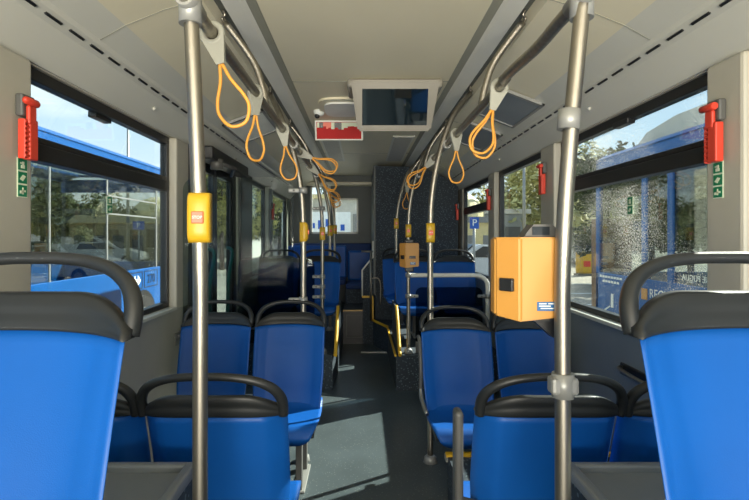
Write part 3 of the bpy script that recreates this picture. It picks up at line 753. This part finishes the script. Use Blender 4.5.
t = thing('ceiling_lamp', 'oval recessed lamp in the ceiling left of the monitor', 'lamp', (-0.19, 3.62, 2.288))
def oval(w, h, n=24): return [(w * math.copysign(abs(math.cos(a)) ** 0.55, math.cos(a)), h * math.copysign(abs(math.sin(a)) ** 0.55, math.sin(a))) for a in [2 * PI * k / n for k in range(n)]]
b = B(); prism(b, oval(0.17, 0.26), 'z', -0.012, 0.002); obj('rim', b, 'ceil', t)
b = B(); prism(b, oval(0.13, 0.19), 'z', -0.024, -0.010); obj('lamp_cover', b, 'lamp', t)
for x0, x1, l in ((-0.45, -0.26, 'perforated ceiling grille behind the red poster'), (0.24, 0.44, 'perforated ceiling grille beyond the monitor at right')):
    t = thing('ceiling_grille', l, 'grille', ((x0 + x1) / 2, 5.4, 2.29)); w = (x1 - x0) / 2
    bx('rim', 'strip', t, -w, w, -0.75, 0.75, -0.008, 0.0); bx('perforated_sheet', 'grille', t, -w + 0.018, w - 0.018, -0.73, 0.73, -0.011, -0.007)
# framed panels on the sloping side ceiling
def slope_panel(s, y, L, label, m):
    t = thing('ceiling_frame', label, 'frame', (s * 0.875, y, 2.183)); t.rotation_euler = (0, s * 0.365, 0)
    b = B(); 
    for a in ((-0.15, 0.15, -L, -L + 0.03), (-0.15, 0.15, L - 0.03, L), (-0.15, -0.135, -L, L), (0.135, 0.15, -L, L)): box(b, *a, -0.022, -0.004)
    obj('frame', b, 'clamp', t); bx('panel', m, t, -0.14, 0.14, -L + 0.01, L - 0.01, -0.016, -0.006)
slope_panel(1, 3.2, 0.30, 'framed grey blue panel on the right ceiling slope, nearer of two', 'bluewall')
slope_panel(1, 4.1, 0.34, 'framed grey blue panel on the right ceiling slope, farther of two', 'bluewall')
slope_panel(-1, 3.75, 0.32, 'pale framed notice on the left ceiling slope over the doorway', 'lamp')

# ---------------------------------------------------------------- emergency hammers and stickers
def make_hammer():
    t = thing('emergency_hammer', '', 'emergency hammer')      # back at y = 0, faces -Y
    bx('holder', 'greyp', t, -0.036, 0.036, -0.03, 0.0, 0.045, 0.125, bev=0.008)
    b = B(); box(b, -0.012, 0.034, -0.042, -0.010, -0.105, 0.04, bev=0.005)
    for k in range(8): box(b, -0.034, -0.006, -0.040, -0.016, -0.098 + k * 0.017, -0.089 + k * 0.017, bev=0.002)
    box(b, -0.036, -0.028, -0.038, -0.012, -0.105, 0.035, bev=0.003)
    obj('handle', b, 'red', t)
    b = B(); box(b, -0.022, 0.02, -0.046, -0.03, 0.02, 0.085, bev=0.006); tube(b, [(-0.05, -0.043, 0.098), (-0.04, -0.043, 0.098), (0.022, -0.040, 0.098), (0.03, -0.04, 0.098)], [0.004, 0.013, 0.015, 0.012], 12)
    obj('hammer_head', b, 'red', t)
    return t
GH = 'red emergency hammers on the window pillars'
hm = make_hammer(); tag(hm, 'red emergency hammer on the nearest left window pillar', 'emergency hammer', GH)
hm.location = (-1.168, 1.64, 1.70); hm.rotation_euler.z = PI / 2; hm.scale = (0.9, 0.9, 0.92)
def ham(loc, s, l):
    return place(hm, loc, 0, l, GH, rot=(0, 0, s * -PI / 2), scale=(0.9, 0.9, 0.92))
ham((1.168, 1.70, 1.70), 1, 'red emergency hammer on the nearest right window pillar')
ham((1.168, 3.32, 1.73), 1, 'red emergency hammer on the second right pillar behind the pole')
ham((1.168, 4.73, 1.70), 1, 'red emergency hammer on the third right pillar')
ham((1.168, 6.28, 1.66), 1, 'farthest red emergency hammer on the right near the tower')
ham((-1.168, 6.15, 1.66), -1, 'far red emergency hammer on the left pillar before the rear window')
def sticker(s, x, y, z, h, n, label, par=None):
    t = thing('safety_sticker', label, 'sticker', (x, y, z), -s * PI / 2)
    b = B(); box(b, -0.024, 0.024, -0.002, 0, -h / 2, h / 2); bk = obj('backing', b, 'cream', t)
    for k in range(n):
        zz = h / 2 - (k + 0.5) * h / n; q = h / n / 2 - 0.003
        gp = bx('pictogram_field', 'green', t, -0.021, 0.021, -0.003, -0.0015, zz - q, zz + q)
        b = B()
        if k == 0: box(b, -0.009, 0.009, -0.0042, -0.003, zz - q * 0.7, zz - q * 0.1); box(b, -0.003, 0.006, -0.0042, -0.003, zz - q * 0.1, zz + q * 0.5); box(b, -0.012, 0.001, -0.0042, -0.003, zz + q * 0.1, zz + q * 0.35)
        elif k == 1: prism(b, [(-0.015, zz - q * 0.3), (0.0, zz - q * 0.6), (0.014, zz + q * 0.3), (0.0, zz + q * 0.5)], 'y', -0.0042, -0.003)
        else: box(b, -0.014, 0.0, -0.0042, -0.003, zz - q * 0.5, zz); box(b, -0.004, 0.014, -0.0042, -0.003, zz - q * 0.2, zz + q * 0.15); box(b, -0.002, 0.003, -0.0042, -0.003, zz - q * 0.6, zz + q * 0.6)
        obj('pictogram', b, 'cream', gp)
    return t
sticker(-1, -1.169, 1.645, 1.545, 0.13, 3, 'green safety sticker below the hammer on the left pillar')
sticker(1, 1.169, 1.71, 1.545, 0.125, 3, 'green safety sticker below the hammer on the right pillar')
sticker(-1, -1.228, 2.33, 1.50, 0.08, 2, 'green escape sticker on the left window glass')
sticker(1, 1.228, 2.38, 1.50, 0.085, 2, 'green escape sticker on the water stained right window glass')
# wall fittings
t = thing('wall_latch', 'grey wall latch below the left window pillar', 'latch', (-1.2, 3.12, 0.72))
bx('plate', 'clamp', t, 0, 0.012, -0.06, 0.06, -0.04, 0.04, bev=0.004); bx('lever', 'clamp', t, 0.012, 0.03, -0.05, 0.09, 0.0, 0.025, bev=0.005)
t = thing('wall_grab', 'black and steel pull handle on the right wall below the window', 'handle', (1.2, 2.25, 0.72))
tb('bar', 'steel', t, smooth_path([(0, -0.13, 0), (-0.04, -0.10, 0), (-0.04, 0.10, 0.01), (0, 0.13, 0.01)], 5), 0.010); bx('plate', 'black', t, -0.014, 0, -0.15, 0.15, -0.025, 0.03, bev=0.005)
# ramp plate in the doorway
t = thing('ramp_plate', 'pale folding ramp plate set in the floor at the left doorway', 'ramp', (-0.76, 3.85, 0))
bx('plate', 'ramp', t, -0.42, 0.36, -0.42, 0.42, 0.0, 0.008)
b = B()
for k in range(5): box(b, 0.25, 0.34, -0.36 + k * 0.16, -0.35 + k * 0.16, 0.008, 0.010)
obj('ridge', b, 'strip', t)

# ================================================================ outside
def wheel(parent, x, y, z, r, w=0.26):
    o = tb('wheel', 'tyre', parent, [(x - w / 2, y, z), (x + w / 2, y, z)], r, 28)
    b = B(); tube(b, [(x - w / 2 - 0.01, y, z), (x + w / 2 + 0.01, y, z)], r * 0.58, 20); obj('hub', b, 'clamp', o)
def coach(label, xin, dirx, y0, y1, zgl, zgt, zr, doors=(), wheels=(), added_skylight=False):
    """side facing our bus at x = xin; the body extends 2.5 m away in dirx"""
    t = thing('city_bus', label, 'bus', (xin + dirx * 1.25, (y0 + y1) / 2, -0.35))
    ox, oy, oz = t.location
    L = (y1 - y0) / 2
    def X(d): return dirx * (d - 1.25)
    b = B()
    for d0, d1 in ((0.0, 0.05), (2.45, 2.5)):
        a, c = sorted((X(d0), X(d1))); box(b, a, c, -L, L, 0.28, zgl - oz, bev=0.01); box(b, a, c, -L, L, (zr - 0.04 if (added_skylight and d0 > 1) else zgt) - oz, zr - oz, bev=0.01)
        for yy in ((-L, L - 0.10) if d0 == 0 else (-L,)): box(b, a, c, yy, yy + 0.10, zgl - oz, zgt - oz)
    a, c = sorted((X(0), X(2.5)))
    for yy in (-L, L - 0.05): box(b, a, c, yy, yy + 0.05, 0.28, zgl - oz); box(b, a, c, yy, yy + 0.05, zgt - oz, zr - oz)
    obj('body', b, 'busblue', t)
    b = B(); z = zr - oz
    prism(b, [(X(0), z - 0.02), (X(0), z), (X(0.10), z + 0.06), (X(0.35), z + 0.10), (X(2.15), z + 0.10), (X(2.4), z + 0.06), (X(2.5), z), (X(2.5), z - 0.02)], 'y', -L, L) if not added_skylight else None
    if added_skylight:
        prism(b, [(X(0), z - 0.02), (X(0), z), (X(0.10), z + 0.06), (X(0.35), z + 0.10), (X(0.35), z + 0.06)], 'y', -L, L); prism(b, [(X(2.15), z + 0.06), (X(2.15), z + 0.10), (X(2.4), z + 0.06), (X(2.5), z), (X(2.5), z - 0.02)], 'y', -L, L)
        for k in range(2): a, c = sorted((X(0.3), X(2.2))); yy = -L + k * (2 * L - 0.08); box(b, a, c, yy, yy + 0.08, z + 0.05, z + 0.09)
    rf = obj('roof', b, 'busblue', t)
    if added_skylight: a, c = sorted((X(0.34), X(2.16))); bx('added_roof_glass', 'pane', rf, a, c, -L, L, z + 0.065, z + 0.075)  # glass roof added so sky shows where the side glass would reflect it
    a, c = sorted((X(0.05), X(2.45))); bx('floor_deck', 'greyp', t, a, c, -L + 0.1, L - 0.1, 0.3, 0.36)
    for d in (0.015, 2.475):
        a, c = sorted((X(d), X(d + 0.01))); bx('side_glass', 'busglass', t, a, c, -L + 0.1, L - 0.1, zgl - oz, (zr - 0.04 if (added_skylight and d > 1) else zgt) - oz)
    b = B()
    for yy in doors:
        a, c = sorted((X(-0.005), X(0.02))); box(b, a, c, yy - oy - 0.045, yy - oy + 0.045, zgl - oz, zgt - oz)
    if doors: obj('window_post', b, 'busblue', t)
    else: b.free()
    for yy in wheels:
        for d in (0.10, 2.40):
            wheel(t, X(d) + 0, yy - oy, 0.42, 0.42)
        a, c = sorted((X(-0.006), X(0.02)))
        b = B(); arc = [(yy - oy + 0.50 * math.cos(q), 0.42 + 0.50 * math.sin(q)) for q in [k * PI / 14 for k in range(15)]]
        inn = [(yy - oy + 0.44 * math.cos(q), 0.42 + 0.44 * math.sin(q)) for q in [k * PI / 14 for k in range(14, -1, -1)]]
        prism(b, arc + inn, 'x', a, c); obj('wheel_arch', b, 'black', t)
        tb('wheel_well', 'black', t, [(X(-0.004), yy - oy, 0.42), (X(0.01), yy - oy, 0.42)], 0.44, 28)
    return t
bl = coach('blue and glazed city bus parked outside the left window', -3.30, -1, -5.0, 9.6, 0.88, 2.20, 2.44, wheels=(7.4, ), added_skylight=True)
br = coach('blue city bus with glazed side parked outside the stained right window', 3.25, 1, -6.0, 7.05, 0.86, 2.22, 2.42, doors=(5.85, 5.35))
# lettering and marks
def on_left(name, s, size, y, z, m='white'):
    return text(name, s, size, m, bl, (-3.296 - bl.location.x, y - bl.location.y, z + 0.35), (PI / 2, 0, PI / 2), 0.001)
on_left('fleet_number', '270', 0.19, 7.70, 0.71, 'black')
on_left('info_letter', 'i', 0.24, 8.36, 0.66)
b = B()
for (ya, yb, za, zb) in ((7.46, 7.94, 0.83, 0.842), (7.46, 7.94, 0.59, 0.602), (7.46, 7.475, 0.59, 0.84), (7.925, 7.94, 0.59, 0.84), (6.98, 7.4, 0.83, 0.842), (6.98, 7.4, 0.59, 0.602), (6.98, 6.995, 0.59, 0.84), (7.385, 7.4, 0.59, 0.84)):
    box(b, -3.30, -3.296, ya, yb, za, zb)
bmesh.ops.translate(b, verts=b.verts, vec=(-bl.location.x, -bl.location.y, 0.35)); obj('sticker_outline', b, 'black', bl)
b = B()
for (ya, yb, za, zb) in ((6.37, 7.93, 1.87, 1.89), (6.37, 7.93, 1.64, 1.66), (6.37, 6.40, 0.88, 2.2), (7.90, 7.93, 0.88, 2.2), (5.2, 5.22, 0.88, 2.2)): box(b, -3.312, -3.30, ya, yb, za, zb)
bmesh.ops.translate(b, verts=b.verts, vec=(-bl.location.x, -bl.location.y, 0.35)); obj('window_seam', b, 'clamp', bl)
b = B()
box(b, -3.30, -3.295, 7.08, 7.24, 0.69, 0.74); box(b, -3.30, -3.295, 7.06, 7.09, 0.66, 0.77); prism(b, [(7.24, 0.63), (7.24, 0.80), (7.34, 0.715)], 'x', -3.30, -3.295); box(b, -3.30, -3.295, 7.14, 7.17, 0.64, 0.79)
for ya, yb, za, zb in ((8.15, 8.7, 0.845, 0.86), (8.15, 8.5, 0.81, 0.825), (8.1, 8.8, 0.50, 0.515)): box(b, -3.30, -3.295, ya, yb, za, zb)
bmesh.ops.translate(b, verts=b.verts, vec=(-bl.location.x, -bl.location.y, 0.35)); obj('route_marking', b, 'white', bl)
def on_right(name, s, size, y, z, mirror=False, dx=0.0, m='white'):
    return text(name, s, size, m, br, (3.246 + dx - br.location.x, y - br.location.y, z + 0.35), (PI / 2, 0, -PI / 2), 0.001, mirror)
on_right('region_lettering', 'REGIONE PUGLIA', 0.15, 5.15, 0.70)
on_right('reflection_lettering', 'REGIONE PUGLIA', 0.085, 4.82, 0.935, True)  # reversed text put on the side for lettering reflected in this glass
b = B()
for ya, yb, za in ((6.35, 6.88, 0.80), (6.42, 6.80, 0.74)):
    y = ya
    while y < yb: box(b, 3.244, 3.25, y, y + 0.05, za, za + 0.028); y += 0.075
bmesh.ops.translate(b, verts=b.verts, vec=(-br.location.x, -br.location.y, 0.35)); obj('small_marks', b, 'white', br)
b = B()
for ya, yb, za, zb in ((5.78, 5.9, 0.62, 0.75), (4.40, 4.5, 0.93, 0.98)): box(b, 3.244, 3.25, ya, yb, za, zb)
bmesh.ops.translate(b, verts=b.verts, vec=(-br.location.x, -br.location.y, 0.35)); obj('coloured_crest', b, 'orange', br)
b = B()
box(b, 3.244, 3.25, 6.56, 6.62, 0.42, 0.60); box(b, 3.244, 3.25, 6.3, 6.9, 0.30, 0.31); prism(b, [(6.9, 0.30), (6.9, 0.32), (6.65, 0.44), (6.65, 0.42)], 'x', 3.244, 3.25)
bmesh.ops.translate(b, verts=b.verts, vec=(-br.location.x, -br.location.y, 0.35)); obj('door_pictogram', b, 'white', br)
b = B(); prism(b, [(-3.0, 2.85), (-3.0, 3.10), (5.2, 3.10), (5.8, 3.02), (6.1, 2.85)], 'x', -0.95, 0.9); obj('roof_unit', b, 'conc', br)

# trees
def make_tree(name, h, m, n, seed, spread=1.0):
    random.seed(seed)
    t = thing(name, '', 'tree')
    b = B(); tube(b, [(0, 0, 0), (0.05, 0, h * 0.3), (0.0, 0.05, h * 0.55), (0.02, 0, h * 0.8)], [0.16, 0.12, 0.09, 0.04], 8)
    for k in range(5):
        a = k * 1.3; tube(b, [(0, 0, h * (0.28 + 0.07 * k)), (math.cos(a) * 0.7 * spread, math.sin(a) * 0.7 * spread, h * (0.5 + 0.07 * k))], [0.06, 0.02], 6)
    obj('trunk', b, 'bark', t)
    b = B()
    cl = [(Vector((random.gauss(0, 0.26) * h * 0.75 * spread, random.gauss(0, 0.26) * h * 0.75 * spread, h * random.uniform(0.36, 0.92))), random.uniform(0.10, 0.20) * h) for _ in range(20)]
    for k in range(n):
        c, r = random.choice(cl)
        d = Vector((random.gauss(0, 1), random.gauss(0, 1), random.gauss(0, 1))).normalized() * r * random.random() ** 0.4
        p = c + d; s = random.uniform(0.09, 0.19) * h / 6
        u = Vector((random.gauss(0, 1), random.gauss(0, 1), random.gauss(0, 1))).normalized(); v = u.orthogonal().normalized()
        b.faces.new([b.verts.new(p + u * s), b.verts.new(p + v * s * 0.55), b.verts.new(p - u * s), b.verts.new(p - v * s * 0.55)])
    obj('foliage', b, m, t)
    return t
tD = make_tree('leafy_tree', 6.0, 'leafdark', 5200, 11, 1.15); tP = make_tree('leafy_tree', 6.0, 'leafpale', 4600, 5, 1.0)
def tree(src, px, Y, h, label, first=False, group=None, sx=1.0):
    p = at(px, 237, Y); s = h / 6.0
    o = src if first else copy_tree(src)
    o.location = (p.x, Y, -0.35); o.scale = (s * sx, s * sx, s); o.rotation_euler.z = px * 0.7
    tag(o, label, 'tree', group); return o
GT = 'dark trees standing in for reflections in the left parked bus'  # trees reflected in the left bus glass, built beyond it and seen through
first = True
for i, (px, Y, h) in enumerate(((10, 34, 4.3), (37, 28, 5.0), (56, 36, 4.3), (74, 33, 3.9), (91, 35, 4.0), (107, 38, 4.0))):
    tree(tD, px, Y, h, 'dark tree standing in for reflection in left parked bus behind the parked cars', first, GT); first = False
GP = 'yellow green trees outside the right windows'
tree(tP, 525, 30, 6.6, 'yellow green tree behind the pale container at right', True, GP)
tree(tP, 548, 28, 7.5, 'tall yellow green tree between the second and third right windows', False, GP)
tree(tP, 572, 33, 6.4, 'yellow green tree above the silver parked car', False, GP)
tree(tP, 590, 36, 7.4, 'yellow green tree beside the right parked bus front', False, GP)
GQ = 'dark trees standing in for reflections in the right parked bus'  # tree row set behind the right bus to imitate reflections in its glass
for px, Y, h in ((616, 18, 4.4), (652, 17, 4.5), (690, 16, 4.3), (735, 15, 4.4)):
    tree(tD, px, Y, h, 'dark tree standing in for a reflection in the right parked bus', False, GQ)
GL = 'trees seen through the left doorway'
tree(tP, 222, 26, 5.4, 'yellow green tree seen through the left doorway glass', False, GL)
tree(tD, 240, 30, 6.0, 'dark tree seen between the left doorway and rear windows', False, GL)
tree(tD, 279, 30, 5.6, 'dark tree seen through the last left window', False, GL)

# cars
def car(name, label, loc, rotz, paint, L=4.2, van=False):
    t = thing(name, label, 'car', loc, rotz)
    if van: pr = [(-2.1, 0.35), (-2.1, 1.5), (-1.9, 1.72), (0.5, 1.74), (1.15, 1.18), (2.0, 0.98), (2.12, 0.75), (2.12, 0.35)]
    else: pr = [(-2.1, 0.35), (-2.1, 0.9), (-1.95, 1.0), (-1.5, 1.38), (0.2, 1.45), (1.0, 0.98), (1.95, 0.82), (2.12, 0.6), (2.12, 0.35)]
    b = B(); prism(b, [(p[0] * L / 4.2, p[1]) for p in pr], 'y', -0.85, 0.85); bmesh.ops.bevel(b, geom=list(b.edges), offset=0.06, segments=2, affect='EDGES'); obj('body', b, paint, t)
    if van: g = [(0.05, 1.15), (0.05, 1.6), (0.45, 1.6), (0.95, 1.15)]
    else: g = [(-1.5, 1.0), (-1.3, 1.32), (0.1, 1.38), (0.75, 1.0)]
    b = B(); prism(b, g, 'y', -0.862, 0.862); obj('side_window', b, 'darkglass', t)
    b = B(); w0 = (1.06, 1.2) if van else (0.92, 1.02); w1 = (0.58, 1.68) if van else (0.32, 1.42)
    q = [Vector((w0[0] + .03, -0.7, w0[1] + .03)), Vector((w0[0] + .03, 0.7, w0[1] + .03)), Vector((w1[0] + .03, 0.65, w1[1] + .03)), Vector((w1[0] + .03, -0.65, w1[1] + .03))]
    A = [b.verts.new(v) for v in q]; A2 = [b.verts.new(v - Vector((0.05, 0, 0.03))) for v in q]
    b.faces.new(A); b.faces.new(A2[::-1])
    for k in range(4): b.faces.new((A[k], A2[k], A2[(k + 1) % 4], A[(k + 1) % 4]))
    obj('windscreen', b, 'darkglass', t)
    for sx in (-1.3, 1.3):
        for sy in (-0.78, 0.78):
            o = tb('wheel', 'tyre', t, [(sx, sy - 0.1, 0.32), (sx, sy + 0.1, 0.32)], 0.32, 20); b = B(); tube(b, [(sx, sy - 0.11, 0.32), (sx, sy + 0.11, 0.32)], 0.19, 14); obj('hub', b, 'clamp', o)
    return t
p = at(90, 237, 32); car('white_van', 'white delivery van standing in for its reflection in the left bus', (p.x, 32, -0.35), 0.25, 'carwhite', 4.6, van=True)  # vehicles reflected in the left bus glass, built as solid ones beyond it
p = at(118, 237, 30.5); car('parked_car', 'dark windowed silver car nose beside the white van', (p.x, 29.5, -0.35), 0.05, 'carsilver', 4.0)
p = at(48, 237, 34); car('parked_car', 'silver car parked under the dark trees at far left', (p.x, 34, -0.35), 0.3, 'carsilver')
p = at(580, 237, 32); car('parked_car', 'silver car parked under the trees at right', (p.x, 32, -0.35), 2.9, 'carsilver')
p = at(488, 237, 16); car('parked_car', 'white car behind the blue parking sign', (p.x, 18, -0.35), 3.4, 'carwhite')

# buildings and street things
def building(name, label, x0, x1, y0, y1, h, wall, wins, face='y', roof=None):
    t = thing(name, label, 'building', ((x0 + x1) / 2, (y0 + y1) / 2, -0.35))
    w, d = (x1 - x0) / 2, (y1 - y0) / 2
    bx('walls', wall, t, -w, w, -d, d, 0, h); bx('roof', roof or 'conc', t, -w - 0.2, w + 0.2, -d - 0.2, d + 0.2, h, h + 0.25)
    n, rows_, wm = wins
    for r in range(rows_):
        for k in range(n):
            cx = -w + (k + 0.5) * 2 * w / n; cz = h * (r + 0.55) / rows_; ww = 0.28 * 2 * w / n; wh = 0.22 * h / rows_
            bx('window', wm, t, cx - ww, cx + ww, -d - 0.04, -d + 0.02, cz - wh, cz + wh)
    return t
a0 = at(104, 237, 36).x; a1 = at(172, 237, 36).x
building('station_building', 'grey building behind a yellowed canopy, for a reflection in the left bus', a0, a1 + 2, 36, 42, 2.9, 'greyb', (5, 1, 'darkglass'))  # building and canopy stand in for reflections in the left bus glass
t = thing('canopy', 'yellowed flat canopy before the grey building, for a reflection in the left bus', 'canopy', (at(140, 0, 33).x, 33, -0.35))
b = B(); prism(b, [(-4.5, 2.35), (-3.6, 3.1), (5.0, 3.1), (5.0, 2.6), (-3.6, 2.6)], 'y', -1.2, 1.2); obj('canopy_roof', b, 'canopy', t)
for x in (-3, 0, 3, 4.6): bx('post', 'greyp', t, x - 0.06, x + 0.06, -0.1, 0.1, 0, 2.6)
t = thing('dome', 'yellowed dome roof rising behind the canopy beyond the left bus', 'dome', (at(158, 0, 38).x, 38, 2.7))
b = B(); bmesh.ops.create_uvsphere(b, u_segments=20, v_segments=10, radius=1.0); bmesh.ops.delete(b, geom=[v for v in b.verts if v.co.z < -0.01], context='VERTS')
for v in b.verts: v.co = Vector((v.co.x * 2.0, v.co.y * 1.8, v.co.z * 1.7))
obj('shell', b, 'canopy', t)
def road_sign(label, p, s, H, letter=None, w=0.7, h=0.7):
    t = thing('road_sign', label, 'sign', (p.x, p.y, -0.35))
    tb('post', 'clamp', t, [(0, 0, 0), (0, 0, H)], 0.04)
    pn = bx('panel', 'signblue', t, -w / 2, w / 2, -0.06, -0.03, H - h, H)
    if letter: text('letter', letter, h * 0.85, 'white', pn, (0, -0.065, H - h / 2), (PI / 2, 0, 0), 0.002)
    else: bx('arrow', 'white', pn, -w * 0.3, w * 0.3, -0.065, -0.06, H - h * 0.55, H - h * 0.4)
p = at(139, 237, 24); road_sign('blue rectangular sign on a post beyond the left bus', p, 1, 2.45, 'P', 0.55, 0.4)
p = at(474, 237, 14); road_sign('blue parking sign outside the rear right window', p, 1, 2.25, 'P', 0.25, 0.32)
def lamp_post(px, Y, H, label):
    p = at(px, 237, Y); t = thing('lamp_post', label, 'lamp post', (p.x, Y, -0.35))
    tb('post', 'clamp', t, [(0, 0, 0), (0, 0, H)], [0.10, 0.05]); bx('lamp_head', 'clamp', t, -0.5, 0.1, -0.1, 0.1, H - 0.05, H + 0.05)
lamp_post(128, 27, 9.0, 'tall grey lamp post beyond the left bus'); lamp_post(508, 40, 7.5, 'thin lamp post above the pale container at right'); lamp_post(524, 24, 7.0, 'grey lamp post before the trees in the second right window')
x0 = at(492, 0, 26).x; x1 = at(526, 0, 26).x
building('site_container', 'pale grey container building outside the second right window', x0 - 1, x1, 26, 30, 2.9, 'carsilver', (2, 1, 'greyp'), roof='conc')
x0 = at(452, 0, 22).x; x1 = at(492, 0, 22).x
building('low_building', 'low building with yellowed wall outside the rear right window', x0 - 1.5, x1, 21, 25, 2.3, 'canopy', (4, 1, 'greyb'), roof='greyb')
t = thing('dome', 'yellowed dome roof on the low building at right', 'dome', (at(458, 0, 23).x, 23, 2.2))
b = B(); bmesh.ops.create_uvsphere(b, u_segments=20, v_segments=10, radius=1.0); bmesh.ops.delete(b, geom=[v for v in b.verts if v.co.z < -0.01], context='VERTS')
for v in b.verts: v.co = Vector((v.co.x * 1.2, v.co.y * 1.2, v.co.z * 1.25))
obj('shell', b, 'canopy', t)
building('rear_building', 'pale building with tall bays seen through the back window', -5.5, 1.6, 30, 36, 4.0, 'conc', (9, 1, 'greyb'), roof='canopy')
building('street_building', 'pale building seen through the left doorway', -16, -9.2, 40, 46, 5.0, 'conc', (5, 2, 'darkglass'), roof='conc')
building('street_building', 'grey building behind the dark trees beyond the left bus', -34, -23, 42, 50, 4.2, 'greyb', (6, 1, 'darkglass'), roof='greyb')
t = thing('street_banner', 'white banner with blue marks behind the back window', 'banner', (-1.9, 24, -0.35))
bx('sheet', 'white', t, -2.0, 1.3, 0, 0.04, 1.75, 2.9)
b = B(); random.seed(2)
for k in range(8): x = -1.7 + k * 0.36; z = random.uniform(2.0, 2.2); box(b, x, x + random.uniform(0.14, 0.26), -0.02, 0, z, z + random.uniform(0.2, 0.5))
prism(b, [(-1.95, 2.3), (-1.6, 2.55), (-1.6, 2.05)], 'y', -0.02, 0); obj('blue_marks', b, 'signblue', t)
b = B(); box(b, 0.2, 0.4, -0.02, 0, 2.35, 2.55); obj('red_mark', b, 'red', t)
for x in (-1.9, 1.2): bx('post', 'clamp', t, x - 0.04, x + 0.04, 0.04, 0.1, 0, 2.9)
t = thing('traffic_barrier', 'yellow traffic barrier beside the right parked bus', 'barrier', (at(585, 0, 22).x, 22, -0.35))
bx('body', 'yellow', t, -0.35, 0.35, -0.2, 0.2, 0.1, 1.05, bev=0.05); bx('foot', 'greyp', t, -0.4, 0.4, -0.25, 0.25, 0, 0.1); bx('label', 'red', t, -0.15, 0.15, -0.21, -0.19, 0.4, 0.65)
t = thing('stacked_crate', 'brown crate standing in for a reflection in the right parked bus', 'crate', (at(611, 0, 11).x, 11, -0.35))  # box added behind the bus for a tan reflection in its glass
bx('body', 'brown', t, -0.3, 0.3, -0.3, 0.3, 0, 2.1, bev=0.02); bx('lid', 'canopy', t, -0.32, 0.32, -0.32, 0.32, 2.1, 2.14)
# painted lines on the road
b = B()
for y in (12.5, 15, 18, 22): box(b, 2.5, 16, y, y + 0.14, -0.35, -0.346)
for k in range(9): box(b, -9.5 , -5.6, 10.5 + k * 1.0, 11.0 + k * 1.0, -0.35, -0.346)
struct(obj('trim_12', b, 'white'))
